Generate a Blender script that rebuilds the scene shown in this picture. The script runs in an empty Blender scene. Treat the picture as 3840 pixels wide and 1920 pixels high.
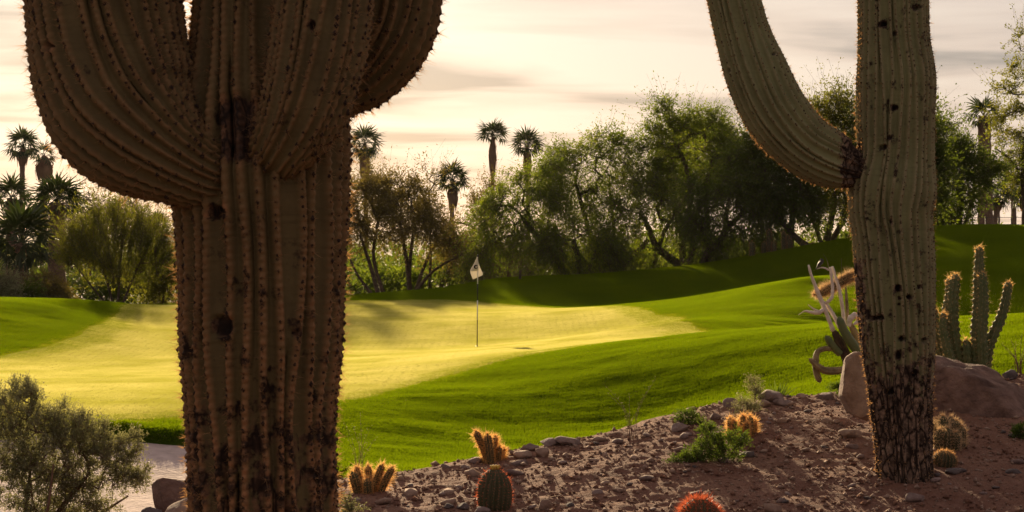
import bpy, math, random
import numpy as np
from mathutils import Vector

# ------------------------------------------------------------------ camera, sky, sun, exposure
scene = bpy.context.scene
F = 7165.0                      # focal length in photo pixels (photo is 3840 x 1920)
HORIZON = 880.0
EYE = np.array([0.0, 0.0, 1.6])
PITCH = math.atan((960 - HORIZON) / F)
SUN_EL = math.radians(13.0)
SUN_AZ = math.radians(9.7)      # left of straight ahead

cam_d = bpy.data.cameras.new('camera')
cam_d.sensor_width = 36.0
cam_d.lens = F / 3840 * 36.0
cam_d.clip_start = 0.1
cam_d.clip_end = 20000
cam_d.dof.use_dof = True
cam_d.dof.focus_distance = 26.0
cam_d.dof.aperture_fstop = 16.0
cam = bpy.data.objects.new('camera', cam_d)
scene.collection.objects.link(cam)
cam.location = EYE
cam.rotation_euler = (math.pi / 2 - PITCH, 0, 0)
scene.camera = cam

SUNDIR = np.array([-math.sin(SUN_AZ) * math.cos(SUN_EL), math.cos(SUN_AZ) * math.cos(SUN_EL), math.sin(SUN_EL)])
world = bpy.data.worlds.new('World')
scene.world = world
world.use_nodes = True
nt = world.node_tree
nt.nodes.clear()


def wn(t, **kw):
    n = nt.nodes.new(t)
    for k, v in kw.items():
        setattr(n, k, v)
    return n


def wl(a, b):
    nt.links.new(a, b)


def wmath(op, a, b=None, c=None):
    n = wn('ShaderNodeMath', operation=op)
    for i, v in enumerate((a, b, c)):
        if v is None:
            continue
        if isinstance(v, (int, float)):
            n.inputs[i].default_value = v
        else:
            wl(v, n.inputs[i])
    return n.outputs[0]


w_out = wn('ShaderNodeOutputWorld')
w_bg = wn('ShaderNodeBackground')
w_bg.inputs['Strength'].default_value = 0.05
sky = wn('ShaderNodeTexSky', sky_type='NISHITA', sun_disc=False)
sky.sun_elevation = SUN_EL
sky.sun_rotation = -SUN_AZ
sky.dust_density = 1.0
sky.air_density = 1.2
tc = wn('ShaderNodeTexCoord')
sep = wn('ShaderNodeSeparateXYZ')
wl(tc.outputs['Generated'], sep.inputs[0])
dot = wn('ShaderNodeVectorMath', operation='DOT_PRODUCT')
wl(tc.outputs['Generated'], dot.inputs[0])
dot.inputs[1].default_value = SUNDIR
dpos = wmath('MAXIMUM', dot.outputs['Value'], 0.0)
# thin high cloud sheet lit from behind by the sun: brighter towards it
lobe = wmath('ADD', wmath('MULTIPLY', wmath('POWER', dpos, 2.5), 2.2), wmath('MULTIPLY', wmath('POWER', dpos, 70.0), 3.0))
cloud_l = wmath('ADD', lobe, 3.3)
zz = wmath('ADD', wmath('MAXIMUM', sep.outputs['Z'], 0.0), 0.10)
comb = wn('ShaderNodeCombineXYZ')
wl(wmath('MULTIPLY', wmath('DIVIDE', sep.outputs['X'], zz), 0.8), comb.inputs[0])
wl(wmath('MULTIPLY', wmath('DIVIDE', sep.outputs['Y'], zz), 1.5), comb.inputs[1])
noi = wn('ShaderNodeTexNoise')
noi.inputs['Scale'].default_value = 1.0
noi.inputs['Detail'].default_value = 5.0
noi.inputs['Roughness'].default_value = 0.48
noi.inputs['Distortion'].default_value = 0.4
wl(comb.outputs[0], noi.inputs['Vector'])
ramp = wn('ShaderNodeValToRGB')
ramp.color_ramp.elements[0].position = 0.39
ramp.color_ramp.elements[0].color = (0.44, 0.42, 0.44, 1)
ramp.color_ramp.elements[1].position = 0.60
ramp.color_ramp.elements[1].color = (1.08, 0.97, 0.88, 1)
e = ramp.color_ramp.elements.new(0.49)
e.color = (0.90, 0.78, 0.72, 1)
wl(noi.outputs['Fac'], ramp.inputs[0])
# the sheet is warm towards the sun, mauve away from it
tint = wn('ShaderNodeMixRGB')
wl(dpos, tint.inputs[0])
tint.inputs[1].default_value = (0.98, 0.86, 0.92, 1)
tint.inputs[2].default_value = (1.0, 0.96, 0.93, 1)
tm = wn('ShaderNodeMixRGB', blend_type='MULTIPLY')
tm.inputs[0].default_value = 1.0
wl(ramp.outputs[0], tm.inputs[1])
wl(tint.outputs[0], tm.inputs[2])
cm = wn('ShaderNodeVectorMath', operation='SCALE')
wl(tm.outputs[0], cm.inputs[0])
wl(cloud_l, cm.inputs['Scale'])
mixs = wn('ShaderNodeMixRGB')
mixs.inputs[0].default_value = 0.92
wl(sky.outputs[0], mixs.inputs[1])
wl(cm.outputs[0], mixs.inputs[2])
wl(mixs.outputs[0], w_bg.inputs['Color'])
wl(w_bg.outputs[0], w_out.inputs[0])

sun_d = bpy.data.lights.new('sun', 'SUN')
sun_d.energy = 3.5
sun_d.angle = math.radians(0.9)
sun_d.color = (1.0, 0.75, 0.46)
sun = bpy.data.objects.new('sun', sun_d)
scene.collection.objects.link(sun)
sun.rotation_euler = Vector(SUNDIR).to_track_quat('Z', 'Y').to_euler()

vs = scene.view_settings
vs.view_transform = 'Standard'
vs.look = 'None'
vs.gamma = 1.0
vs.use_curve_mapping = False
vs.exposure = 1.5
scene.cycles.use_denoising = True
scene.cycles.max_bounces = 8
scene.cycles.transparent_max_bounces = 8
scene.cycles.sample_clamp_indirect = 6.0

# ------------------------------------------------------------------ helpers
COL = scene.collection
rng = np.random.default_rng(7)
PI = math.pi


def P(px, py, d):
    """photo pixel and depth along the ground -> world point"""
    u = (px - 1920) / F
    v = (960 - py) / F
    ry = math.cos(PITCH) + v * math.sin(PITCH)
    rz = -math.sin(PITCH) + v * math.cos(PITCH)
    return EYE + np.array([u, ry, rz]) * (d / ry)


def unit(a):
    a = np.asarray(a, float)
    return a / np.maximum(np.linalg.norm(a, axis=-1, keepdims=True), 1e-9)


class MB:
    """collects vertices and faces of one mesh"""

    def __init__(self):
        self.v = []
        self.f3 = []
        self.f4 = []
        self.n = 0
        self.attr = []

    def add(self, v, f, attr=None):
        v = np.asarray(v, float).reshape(-1, 3)
        f = np.asarray(f, int)
        if f.size:
            (self.f3 if f.shape[1] == 3 else self.f4).append(f + self.n)
        self.v.append(v)
        self.attr.append(np.zeros((len(v), 3)) if attr is None else np.asarray(attr, float))
        self.n += len(v)
        return self

    def mesh(self, name, mat, smooth=False, use_attr=False):
        me = bpy.data.meshes.new(name)
        v = np.concatenate(self.v) if self.v else np.zeros((0, 3))
        f3 = np.concatenate(self.f3) if self.f3 else np.zeros((0, 3), int)
        f4 = np.concatenate(self.f4) if self.f4 else np.zeros((0, 4), int)
        nl = f3.size + f4.size
        me.vertices.add(len(v))
        me.vertices.foreach_set('co', v.astype(np.float32).ravel())
        me.loops.add(nl)
        me.loops.foreach_set('vertex_index', np.concatenate([f3.ravel(), f4.ravel()]).astype(np.int32))
        npoly = len(f3) + len(f4)
        me.polygons.add(npoly)
        st = np.concatenate([np.arange(len(f3)) * 3, f3.size + np.arange(len(f4)) * 4])
        me.polygons.foreach_set('loop_start', st.astype(np.int32))
        if smooth:
            me.polygons.foreach_set('use_smooth', np.ones(npoly, bool))
        me.update(calc_edges=True)
        me.validate()
        if use_attr:
            a = np.concatenate(self.attr)
            a = np.concatenate([a, np.ones((len(a), 1))], axis=1)
            at = me.color_attributes.new('mask', 'FLOAT_COLOR', 'POINT')
            at.data.foreach_set('color', a.astype(np.float32).ravel())
        me.materials.append(mat)
        return me

    def build(self, name, mat, parent=None, smooth=False, use_attr=False):
        o = bpy.data.objects.new(name, self.mesh(name, mat, smooth, use_attr))
        COL.objects.link(o)
        if parent is not None:
            o.parent = parent
            o.matrix_parent_inverse.identity()
            o.location = -Vector(parent.location)
        return o


def tag(o, label=None, cat=None, group=None, kind=None):
    if label:
        o['label'] = label
    if cat:
        o['category'] = cat
    if group:
        o['group'] = group
    if kind:
        o['kind'] = kind
    return o


def thing(name, loc, label, cat, group=None):
    o = bpy.data.objects.new(name, None)
    o.empty_display_size = 0.1
    COL.objects.link(o)
    o.location = Vector([float(q) for q in loc])
    return tag(o, label, cat, group)


def link(name, me, parent=None):
    o = bpy.data.objects.new(name, me)
    COL.objects.link(o)
    o.parent = parent
    return o


def frames(pts):
    pts = np.asarray(pts, float)
    t = unit(np.gradient(pts, axis=0))
    n = np.zeros_like(t)
    a = np.array([0, -1.0, 0]) if abs(t[0][1]) < 0.9 else np.array([1.0, 0, 0])
    n[0] = unit(a - t[0] * np.dot(a, t[0]))
    for i in range(1, len(t)):
        q = n[i - 1] - t[i] * np.dot(n[i - 1], t[i])
        n[i] = unit(q)
    return t, n, np.cross(t, n)


def tube(mb, pts, radii, seg=6, cap=True, attr=None):
    pts = np.asarray(pts, float)
    radii = np.broadcast_to(np.asarray(radii, float), (len(pts),))
    t, n, b = frames(pts)
    th = np.linspace(0, 2 * PI, seg, endpoint=False)
    ring = (n[:, None] * np.cos(th)[None, :, None] + b[:, None] * np.sin(th)[None, :, None]) * radii[:, None, None] + pts[:, None]
    v = ring.reshape(-1, 3)
    m = len(pts)
    i = np.arange(m - 1)[:, None] * seg
    j = np.arange(seg)[None]
    f = np.stack([i + j, i + (j + 1) % seg, i + seg + (j + 1) % seg, i + seg + j], -1).reshape(-1, 4)
    base = mb.n
    mb.add(v, f, None if attr is None else np.repeat(np.asarray(attr)[None], len(v), 0))
    if cap:
        mb.add(np.array([pts[0] - t[0] * radii[0] * 0.3, pts[-1] + t[-1] * radii[-1] * 0.4]), np.zeros((0, 3), int), None if attr is None else [attr, attr])
        c0, c1 = mb.n - 2, mb.n - 1
        f0 = np.array([[c0, base + (k + 1) % seg, base + k] for k in range(seg)])
        o = base + (m - 1) * seg
        f1 = np.array([[c1, o + k, o + (k + 1) % seg] for k in range(seg)])
        mb.f3 += [f0, f1]


def spline(pts, n):
    """Catmull-Rom through rows of pts, n samples evenly by chord"""
    pts = np.asarray(pts, float)
    seg = np.linalg.norm(np.diff(pts[:, :3], axis=0), axis=1)
    s = np.concatenate([[0], np.cumsum(seg)])
    q = np.linspace(0, s[-1], n)
    m = np.gradient(pts, s, axis=0)
    k = np.clip(np.searchsorted(s, q, 'right') - 1, 0, len(seg) - 1)
    h = seg[k][:, None]
    u = ((q - s[k]) / seg[k])[:, None]
    return ((2 * u**3 - 3 * u**2 + 1) * pts[k] + (u**3 - 2 * u**2 + u) * h * m[k] + (-2 * u**3 + 3 * u**2) * pts[k + 1] + (u**3 - u**2) * h * m[k + 1])


def smooth(a, b, x):
    t = np.clip((x - a) / (b - a), 0, 1)
    return t * t * (3 - 2 * t)


def vnoise(x, y, seed=0):
    """value noise on a plane, numpy"""
    x = np.asarray(x, float)
    y = np.asarray(y, float)
    xi, yi = np.floor(x), np.floor(y)
    fx, fy = x - xi, y - yi
    fx, fy = fx * fx * (3 - 2 * fx), fy * fy * (3 - 2 * fy)

    def h(a, b):
        q = np.sin(a * 127.1 + b * 311.7 + seed * 74.7) * 43758.5453
        return q - np.floor(q)
    return (h(xi, yi) * (1 - fx) + h(xi + 1, yi) * fx) * (1 - fy) + (h(xi, yi + 1) * (1 - fx) + h(xi + 1, yi + 1) * fx) * fy


def fbm(x, y, seed=0, oct=4, gain=0.5):
    s, a, t = 0, 1.0, 0
    for i in range(oct):
        s = s + a * (vnoise(x * 2**i, y * 2**i, seed + i * 3.1) - 0.5)
        t += a
        a *= gain
    return s / t


# ------------------------------------------------------------------ materials
def new_mat(name):
    m = bpy.data.materials.new(name)
    m.use_nodes = True
    t = m.node_tree
    t.nodes.clear()
    o = t.nodes.new('ShaderNodeOutputMaterial')
    return m, t, o


def nd(t, typ, ins=None, **kw):
    n = t.nodes.new(typ)
    for k, v in kw.items():
        setattr(n, k, v)
    for k, v in (ins or {}).items():
        if hasattr(v, 'is_output'):
            t.links.new(v, n.inputs[k])
        else:
            n.inputs[k].default_value = v
    return n


def c4(c):
    return (c[0], c[1], c[2], 1.0)


def mix(t, fac, a, b, mode='MIX'):
    n = nd(t, 'ShaderNodeMixRGB', blend_type=mode)
    for k, v in zip((0, 1, 2), (fac, a, b)):
        if hasattr(v, 'is_output'):
            t.links.new(v, n.inputs[k])
        else:
            n.inputs[k].default_value = v if k == 0 else c4(v)
    return n.outputs[0]


def noise(t, scale, detail=4, rough=0.55, vec=None):
    n = nd(t, 'ShaderNodeTexNoise', {'Scale': scale, 'Detail': detail, 'Roughness': rough})
    if vec is None:
        vec = nd(t, 'ShaderNodeNewGeometry').outputs['Position']
    t.links.new(vec, n.inputs['Vector'])
    return n.outputs['Fac']


def maprange(t, val, a, b, c=0.0, d=1.0):
    n = nd(t, 'ShaderNodeMapRange', {'Value': val, 'From Min': a, 'From Max': b, 'To Min': c, 'To Max': d})
    return n.outputs[0]


def bump(t, height, strength, dist):
    return nd(t, 'ShaderNodeBump', {'Height': height, 'Strength': strength, 'Distance': dist}).outputs[0]


def principled(t, o, col, rough=0.8, normal=None, spec=0.3, **kw):
    b = nd(t, 'ShaderNodeBsdfPrincipled', {'Roughness': rough, 'Specular IOR Level': spec})
    if hasattr(col, 'is_output'):
        t.links.new(col, b.inputs['Base Color'])
    else:
        b.inputs['Base Color'].default_value = c4(col)
    if normal is not None:
        t.links.new(normal, b.inputs['Normal'])
    for k, v in kw.items():
        b.inputs[k].default_value = v
    t.links.new(b.outputs[0], o.inputs[0])
    return b


def leaf_mat(name, c1, c2, trans=0.5, tcol=None, gloss=0.02, c3=None):
    """thin leaves: diffuse front, light coming through, a little gloss"""
    m, t, o = new_mat(name)
    g = nd(t, 'ShaderNodeNewGeometry')
    col = mix(t, g.outputs['Random Per Island'], c1, c2)
    pn = noise(t, 0.6, 3)
    col = mix(t, maprange(t, pn, 0.35, 0.7), col, c3 or tuple(q * 0.7 for q in c1))
    tc_ = mix(t, 1.0, col, tcol or (1.5, 1.45, 0.6), 'MULTIPLY')
    d = nd(t, 'ShaderNodeBsdfDiffuse', {'Color': col})
    tr = nd(t, 'ShaderNodeBsdfTranslucent', {'Color': tc_})
    ms = nd(t, 'ShaderNodeMixShader', {0: trans, 1: d.outputs[0], 2: tr.outputs[0]})
    gl = nd(t, 'ShaderNodeBsdfGlossy', {'Color': (1, 1, 1, 1), 'Roughness': 0.4})
    m2 = nd(t, 'ShaderNodeMixShader', {0: gloss, 1: ms.outputs[0], 2: gl.outputs[0]})
    t.links.new(m2.outputs[0], o.inputs[0])
    return m


def simple_mat(name, c1, c2, scale=8, rough=0.85, bstr=0.5, bdist=0.01, spec=0.25, bscale=None, detail=5):
    m, t, o = new_mat(name)
    n1 = noise(t, scale, detail)
    col = mix(t, maprange(t, n1, 0.32, 0.68), c1, c2)
    nb = noise(t, bscale or scale * 4, 5)
    principled(t, o, col, rough, bump(t, nb, bstr, bdist), spec)
    return m


M = {}
M['bark'] = simple_mat('bark', (0.055, 0.040, 0.028), (0.13, 0.10, 0.075), 6, 0.9, 0.8, 0.03)
M['palm_bark'] = simple_mat('palm_bark', (0.10, 0.062, 0.040), (0.19, 0.13, 0.09), 9, 0.9, 0.8, 0.03)
M['frond'] = leaf_mat('palm_frond', (0.030, 0.048, 0.016), (0.055, 0.072, 0.024), 0.3, gloss=0.03)
M['dead_frond'] = leaf_mat('dead_palm_frond', (0.19, 0.105, 0.055), (0.29, 0.17, 0.09), 0.35, (1.1, 1.0, 0.8))
M['leaf_green'] = leaf_mat('leaf_green', (0.078, 0.120, 0.022), (0.140, 0.165, 0.030), 0.62, (2.1, 1.95, 0.6))
M['leaf_dark'] = leaf_mat('leaf_dark', (0.060, 0.094, 0.018), (0.105, 0.132, 0.026), 0.58, (1.9, 1.8, 0.6))
M['leaf_olive'] = leaf_mat('leaf_olive', (0.115, 0.108, 0.032), (0.17, 0.15, 0.050), 0.6, (1.6, 1.35, 0.75))
M['leaf_yellow'] = leaf_mat('leaf_yellow', (0.095, 0.115, 0.022), (0.15, 0.15, 0.035), 0.62, (1.9, 1.75, 0.6))
M['leaf_brush'] = leaf_mat('leaf_brush', (0.10, 0.09, 0.055), (0.14, 0.12, 0.075), 0.4, (1.2, 1.1, 0.8))
M['leaf_grey'] = leaf_mat('leaf_grey', (0.20, 0.215, 0.11), (0.32, 0.325, 0.18), 0.5, (1.2, 1.12, 0.75), 0.03, (0.165, 0.175, 0.09))
M['leaf_weed'] = leaf_mat('leaf_weed', (0.075, 0.13, 0.020), (0.14, 0.19, 0.035), 0.5)
M['grass_blade'] = leaf_mat('grass_blade', (0.048, 0.085, 0.004), (0.078, 0.112, 0.006), 0.6, (3.2, 2.9, 0.6), 0.0, (0.052, 0.085, 0.005))
M['collar_blade'] = leaf_mat('collar_blade', (0.10, 0.135, 0.012), (0.16, 0.185, 0.022), 0.6, (2.7, 2.4, 0.8), 0.0, (0.09, 0.125, 0.010))
M['green_blade'] = leaf_mat('green_blade', (0.285, 0.305, 0.105), (0.385, 0.385, 0.165), 0.62, (2.1, 1.9, 1.4), 0.0, (0.23, 0.25, 0.055))
M['twig'] = simple_mat('twig', (0.11, 0.065, 0.040), (0.19, 0.12, 0.08), 20, 0.85, 0.3, 0.004)
M['spine_gold'] = leaf_mat('spine_gold', (0.66, 0.45, 0.20), (0.80, 0.62, 0.34), 0.72, (1.15, 1.02, 0.8), 0.0, (0.66, 0.40, 0.16))
M['spine_red'] = leaf_mat('spine_red', (0.40, 0.085, 0.045), (0.58, 0.22, 0.10), 0.6, (1.2, 0.9, 0.7), 0.06, (0.45, 0.12, 0.05))
M['spine_grey'] = leaf_mat('spine_grey', (0.30, 0.20, 0.11), (0.50, 0.36, 0.22), 0.62, (1.35, 1.05, 0.7), 0.0)
M['spine_pale'] = leaf_mat('spine_pale', (0.55, 0.40, 0.24), (0.75, 0.58, 0.38), 0.6, (1.2, 1.05, 0.8), 0.05)
M['areole'] = simple_mat('areole', (0.020, 0.013, 0.010), (0.060, 0.035, 0.022), 60, 0.95)
M['cactus_small'] = simple_mat('cactus_skin_small', (0.055, 0.065, 0.028), (0.10, 0.085, 0.045), 25, 0.7, 0.3, 0.004)
M['cactus_green'] = simple_mat('cactus_skin_green', (0.070, 0.105, 0.034), (0.125, 0.130, 0.050), 14, 0.6, 0.3, 0.005, 0.4)
M['dead_wood'] = simple_mat('dead_wood_pale', (0.50, 0.42, 0.36), (0.72, 0.65, 0.57), 22, 0.8, 0.6, 0.006)
M['dead_cactus'] = simple_mat('dead_cactus_skin', (0.13, 0.095, 0.045), (0.30, 0.23, 0.12), 16, 0.8, 0.7, 0.008)
M['dark_cork'] = simple_mat('dark_cork', (0.030, 0.022, 0.018), (0.12, 0.075, 0.05), 18, 0.95, 1.0, 0.015)
M['rock_purple'] = simple_mat('rock_mauve', (0.150, 0.103, 0.088), (0.29, 0.215, 0.185), 14, 0.9, 0.9, 0.012)
M['rock_tan'] = simple_mat('rock_tan', (0.19, 0.120, 0.085), (0.35, 0.245, 0.18), 10, 0.9, 0.9, 0.012)
M['rock_dark'] = simple_mat('rock_dark', (0.07, 0.055, 0.052), (0.15, 0.12, 0.11), 18, 0.85, 0.9, 0.01)
M['boulder_red'] = simple_mat('boulder_red', (0.075, 0.043, 0.033), (0.23, 0.142, 0.108), 7, 0.92, 1.0, 0.04, 0.2, 16, 8)
M['white'] = simple_mat('white_paint', (0.72, 0.71, 0.68), (0.80, 0.79, 0.77), 10, 0.45, 0.0, 0.001)
M['black'] = simple_mat('black_paint', (0.015, 0.014, 0.014), (0.025, 0.024, 0.023), 10, 0.45, 0.0, 0.001)
M['metal'] = simple_mat('dark_metal', (0.05, 0.045, 0.042), (0.09, 0.08, 0.075), 10, 0.6, 0.1, 0.002)
M['bird'] = simple_mat('bird_plumage', (0.035, 0.030, 0.026), (0.075, 0.065, 0.055), 60, 0.7, 0.3, 0.002)
M['bird_belly'] = simple_mat('bird_belly', (0.35, 0.30, 0.24), (0.45, 0.40, 0.32), 60, 0.8, 0.3, 0.002)


def cloth_mat():
    m, t, o = new_mat('flag_cloth')
    d = nd(t, 'ShaderNodeBsdfDiffuse', {'Color': (0.72, 0.70, 0.66, 1)})
    tr = nd(t, 'ShaderNodeBsdfTranslucent', {'Color': (0.75, 0.70, 0.60, 1)})
    s = nd(t, 'ShaderNodeMixShader', {0: 0.42, 1: d.outputs[0], 2: tr.outputs[0]})
    t.links.new(s.outputs[0], o.inputs[0])
    return m


M['flag'] = cloth_mat()


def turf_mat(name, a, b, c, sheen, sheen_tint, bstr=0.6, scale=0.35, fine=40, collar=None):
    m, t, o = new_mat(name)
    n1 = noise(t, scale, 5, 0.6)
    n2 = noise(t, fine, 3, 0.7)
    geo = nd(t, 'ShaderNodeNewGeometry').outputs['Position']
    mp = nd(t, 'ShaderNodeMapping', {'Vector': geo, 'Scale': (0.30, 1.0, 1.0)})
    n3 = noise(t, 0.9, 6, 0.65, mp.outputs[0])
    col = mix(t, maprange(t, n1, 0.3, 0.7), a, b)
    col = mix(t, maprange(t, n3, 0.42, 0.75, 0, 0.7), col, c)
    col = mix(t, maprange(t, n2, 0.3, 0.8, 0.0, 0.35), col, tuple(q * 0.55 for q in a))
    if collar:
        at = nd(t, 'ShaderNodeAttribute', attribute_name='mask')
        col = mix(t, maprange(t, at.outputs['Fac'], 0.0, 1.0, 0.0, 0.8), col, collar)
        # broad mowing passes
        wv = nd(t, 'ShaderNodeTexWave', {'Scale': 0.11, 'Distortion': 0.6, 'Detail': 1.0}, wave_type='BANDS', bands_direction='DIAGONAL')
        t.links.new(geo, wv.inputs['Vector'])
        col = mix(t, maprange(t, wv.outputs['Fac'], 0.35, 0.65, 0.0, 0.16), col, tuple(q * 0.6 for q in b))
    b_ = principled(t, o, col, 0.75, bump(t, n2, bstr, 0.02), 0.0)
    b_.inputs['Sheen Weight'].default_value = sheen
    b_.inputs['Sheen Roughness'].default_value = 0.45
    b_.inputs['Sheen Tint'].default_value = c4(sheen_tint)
    return m


M['lawn'] = turf_mat('rough_turf', (0.030, 0.055, 0.004), (0.040, 0.068, 0.005), (0.050, 0.075, 0.008), 0.05, (0.6, 0.9, 0.06), 1.0)
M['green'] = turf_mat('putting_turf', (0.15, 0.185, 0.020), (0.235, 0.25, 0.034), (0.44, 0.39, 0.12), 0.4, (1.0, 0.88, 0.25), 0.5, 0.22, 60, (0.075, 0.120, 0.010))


def soil_mat():
    m, t, o = new_mat('desert_soil')
    n1 = noise(t, 1.6, 6, 0.6)
    n2 = noise(t, 45, 4, 0.7)
    n3 = noise(t, 9, 5, 0.65)
    col = mix(t, maprange(t, n1, 0.32, 0.68), (0.178, 0.084, 0.054), (0.275, 0.150, 0.098))
    col = mix(t, maprange(t, n3, 0.5, 0.8, 0, .55), col, (0.36, 0.21, 0.15))
    col = mix(t, maprange(t, n2, 0.52, 0.75), col, (0.13, 0.070, 0.052))
    hb = nd(t, 'ShaderNodeMath', {0: n2, 1: n3}, operation='ADD').outputs[0]
    principled(t, o, col, 0.95, bump(t, hb, 1.0, 0.030), 0.15)
    return m


M['soil'] = soil_mat()
M['dirt'] = simple_mat('dry_dirt', (0.085, 0.062, 0.042), (0.14, 0.105, 0.07), 0.8, 0.95, 0.8, 0.05)
M['sand'] = simple_mat('bunker_sand', (0.43, 0.345, 0.305), (0.60, 0.49, 0.44), 5, 0.95, 1.0, 0.03, 0.15, 14, 8)


def saguaro_mat(name, green, crestc, corkc, corkd):
    m, t, o = new_mat(name)
    at = nd(t, 'ShaderNodeAttribute', attribute_name='mask')
    sp = nd(t, 'ShaderNodeSeparateColor', {0: at.outputs['Color']})
    cr, ck, sc = sp.outputs[0], sp.outputs[1], sp.outputs[2]
    n1 = noise(t, 5, 5, 0.6)
    n2 = noise(t, 28, 5, 0.65)
    n3 = noise(t, 11, 6, 0.7)
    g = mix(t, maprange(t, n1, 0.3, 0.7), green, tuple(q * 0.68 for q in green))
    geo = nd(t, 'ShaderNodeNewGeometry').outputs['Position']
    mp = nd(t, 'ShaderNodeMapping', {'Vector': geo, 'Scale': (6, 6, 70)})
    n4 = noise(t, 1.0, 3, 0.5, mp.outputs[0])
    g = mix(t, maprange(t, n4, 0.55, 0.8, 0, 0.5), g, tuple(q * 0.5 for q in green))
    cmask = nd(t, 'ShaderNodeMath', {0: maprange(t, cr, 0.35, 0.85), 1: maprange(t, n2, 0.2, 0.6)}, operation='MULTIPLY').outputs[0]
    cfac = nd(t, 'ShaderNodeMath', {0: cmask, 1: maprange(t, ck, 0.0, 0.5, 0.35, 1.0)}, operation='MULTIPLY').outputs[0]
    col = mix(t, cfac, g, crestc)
    kk = nd(t, 'ShaderNodeMath', {0: ck, 1: maprange(t, n3, 0.3, 0.7, -0.55, 0.55)}, operation='ADD').outputs[0]
    bark = mix(t, maprange(t, n2, 0.38, 0.62), corkd, corkc)
    mpc = nd(t, 'ShaderNodeMapping', {'Vector': geo, 'Scale': (22, 22, 9)})
    wob_ = nd(t, 'ShaderNodeTexNoise', {'Vector': mpc.outputs[0], 'Scale': 0.7, 'Detail': 3.0})
    wv_ = mix(t, 0.35, mpc.outputs[0], wob_.outputs['Color'], 'ADD')
    vor = nd(t, 'ShaderNodeTexVoronoi', {'Vector': wv_, 'Scale': 1.0}, feature='DISTANCE_TO_EDGE')
    crk = maprange(t, vor.outputs['Distance'], 0.03, 0.16, 1.0, 0.0)
    bark = mix(t, maprange(t, n3, 0.45, 0.62, 0, 0.9), bark, tuple(q * 0.25 for q in corkd))
    bark = mix(t, crk, bark, tuple(q * 0.18 for q in corkd))
    col = mix(t, maprange(t, kk, 0.35, 0.6), col, bark)
    scn = nd(t, 'ShaderNodeMath', {0: sc, 1: maprange(t, n2, 0.3, 0.7, 0.65, 1.0)}, operation='MULTIPLY').outputs[0]
    col = mix(t, scn, col, (0.030, 0.020, 0.016))  # near-black: painted shade inside the holes, real scars along the seams
    hb = nd(t, 'ShaderNodeMath', {0: n2, 1: n3}, operation='ADD').outputs[0]
    bs = maprange(t, kk, 0.3, 0.6, 0.35, 1.0)
    bnode = nd(t, 'ShaderNodeBump', {'Height': hb, 'Strength': bs, 'Distance': 0.012})
    principled(t, o, col, 0.75, bnode.outputs[0], 0.2)
    return m


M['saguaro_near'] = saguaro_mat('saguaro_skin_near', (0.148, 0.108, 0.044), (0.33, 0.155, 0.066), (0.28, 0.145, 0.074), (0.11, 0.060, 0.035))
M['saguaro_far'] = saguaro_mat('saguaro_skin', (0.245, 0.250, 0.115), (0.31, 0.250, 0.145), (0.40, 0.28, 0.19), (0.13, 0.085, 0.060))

# ------------------------------------------------------------------ terrain heights
CP = []      # control points x, y, z


def cp(px, py, d):
    CP.append(P(px, py, d))


def cz(x, y, z):
    CP.append(np.array([x, y, z]))


for a in [(0, 1640, 25.5), (640, 1577, 27.6), (1280, 1510, 30.5), (1600, 1432, 33.5), (1900, 1372, 35), (2300, 1306, 35.0),
          (2680, 1274, 33.8), (3100, 1256, 32), (3520, 1217, 32.5), (3840, 1192, 33), (4500, 1170, 33),
          (1280, 1800, 23.3), (1600, 1735, 25.2), (1900, 1690, 27.2), (2400, 1585, 29), (2800, 1500, 28.5), (3100, 1450, 27.9),
          (3500, 1405, 26), (3840, 1390, 26), (4500, 1380, 26),
          (1790, 1302, 46), (1300, 1330, 44.5), (500, 1400, 38.5), (0, 1345, 42), (2350, 1240, 47), (900, 1360, 42),
          (1320, 1130, 64), (1800, 1128, 65), (2200, 1154, 60), (2400, 1152, 54), (800, 1138, 63), (2250, 1150, 66),
          (2000, 1175, 55), (1500, 1185, 56), (1800, 1215, 52),
          (530, 1145, 58), (350, 1134, 54), (150, 1140, 51.5), (0, 1150, 50), (-500, 1160, 49), (300, 1260, 47), (420, 1190, 52.5), (100, 1165, 58), (-300, 1180, 58),
          (2560, 1205, 45), (2750, 1256, 42.5), (2750, 1180, 48), (2700, 1118, 54), (3060, 1045, 53.5), (3060, 1046, 66), (2700, 1105, 64), (3060, 1268, 43.5), (3060, 1150, 48.5),
          (2000, 1040, 75), (2500, 1008, 77), (2900, 950, 73), (3200, 914, 69), (3600, 868, 66), (3840, 871, 66), (4400, 880, 66),
          (1600, 1075, 72), (1310, 1116, 69), (3600, 1010, 56.5), (3600, 1110, 51.2), (3600, 1252, 46.5), (3840, 1100, 51.5), (3840, 1000, 57), (3840, 1235, 46.5), (4400, 1060, 54), (3200, 1080, 53)]:
    cp(*a)
for x, za in ((-30, -1.7), (-18, -1.7), (-8, -1.6), (0, -1.3), (9, -0.6), (18, -0.1), (30, 0.1)):
    cz(x, 100, za)
    cz(x, 118, za * .7 - .5)
    cz(x, 14, -1.35)
    cz(x, 19, -1.35)
for y in (30, 50, 70, 88):
    cz(-32, y, -0.9 if y < 60 else -1.5)
    cz(36, y, 0.0 if y > 40 else -0.6)
for x in (-14, -10):
    cz(x, 72, -1.15)
    cz(x, 86, -1.5)
CP = np.array(CP)


def tps_k(r2):
    return 0.5 * r2 * np.log(np.maximum(r2, 1e-9))


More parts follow.
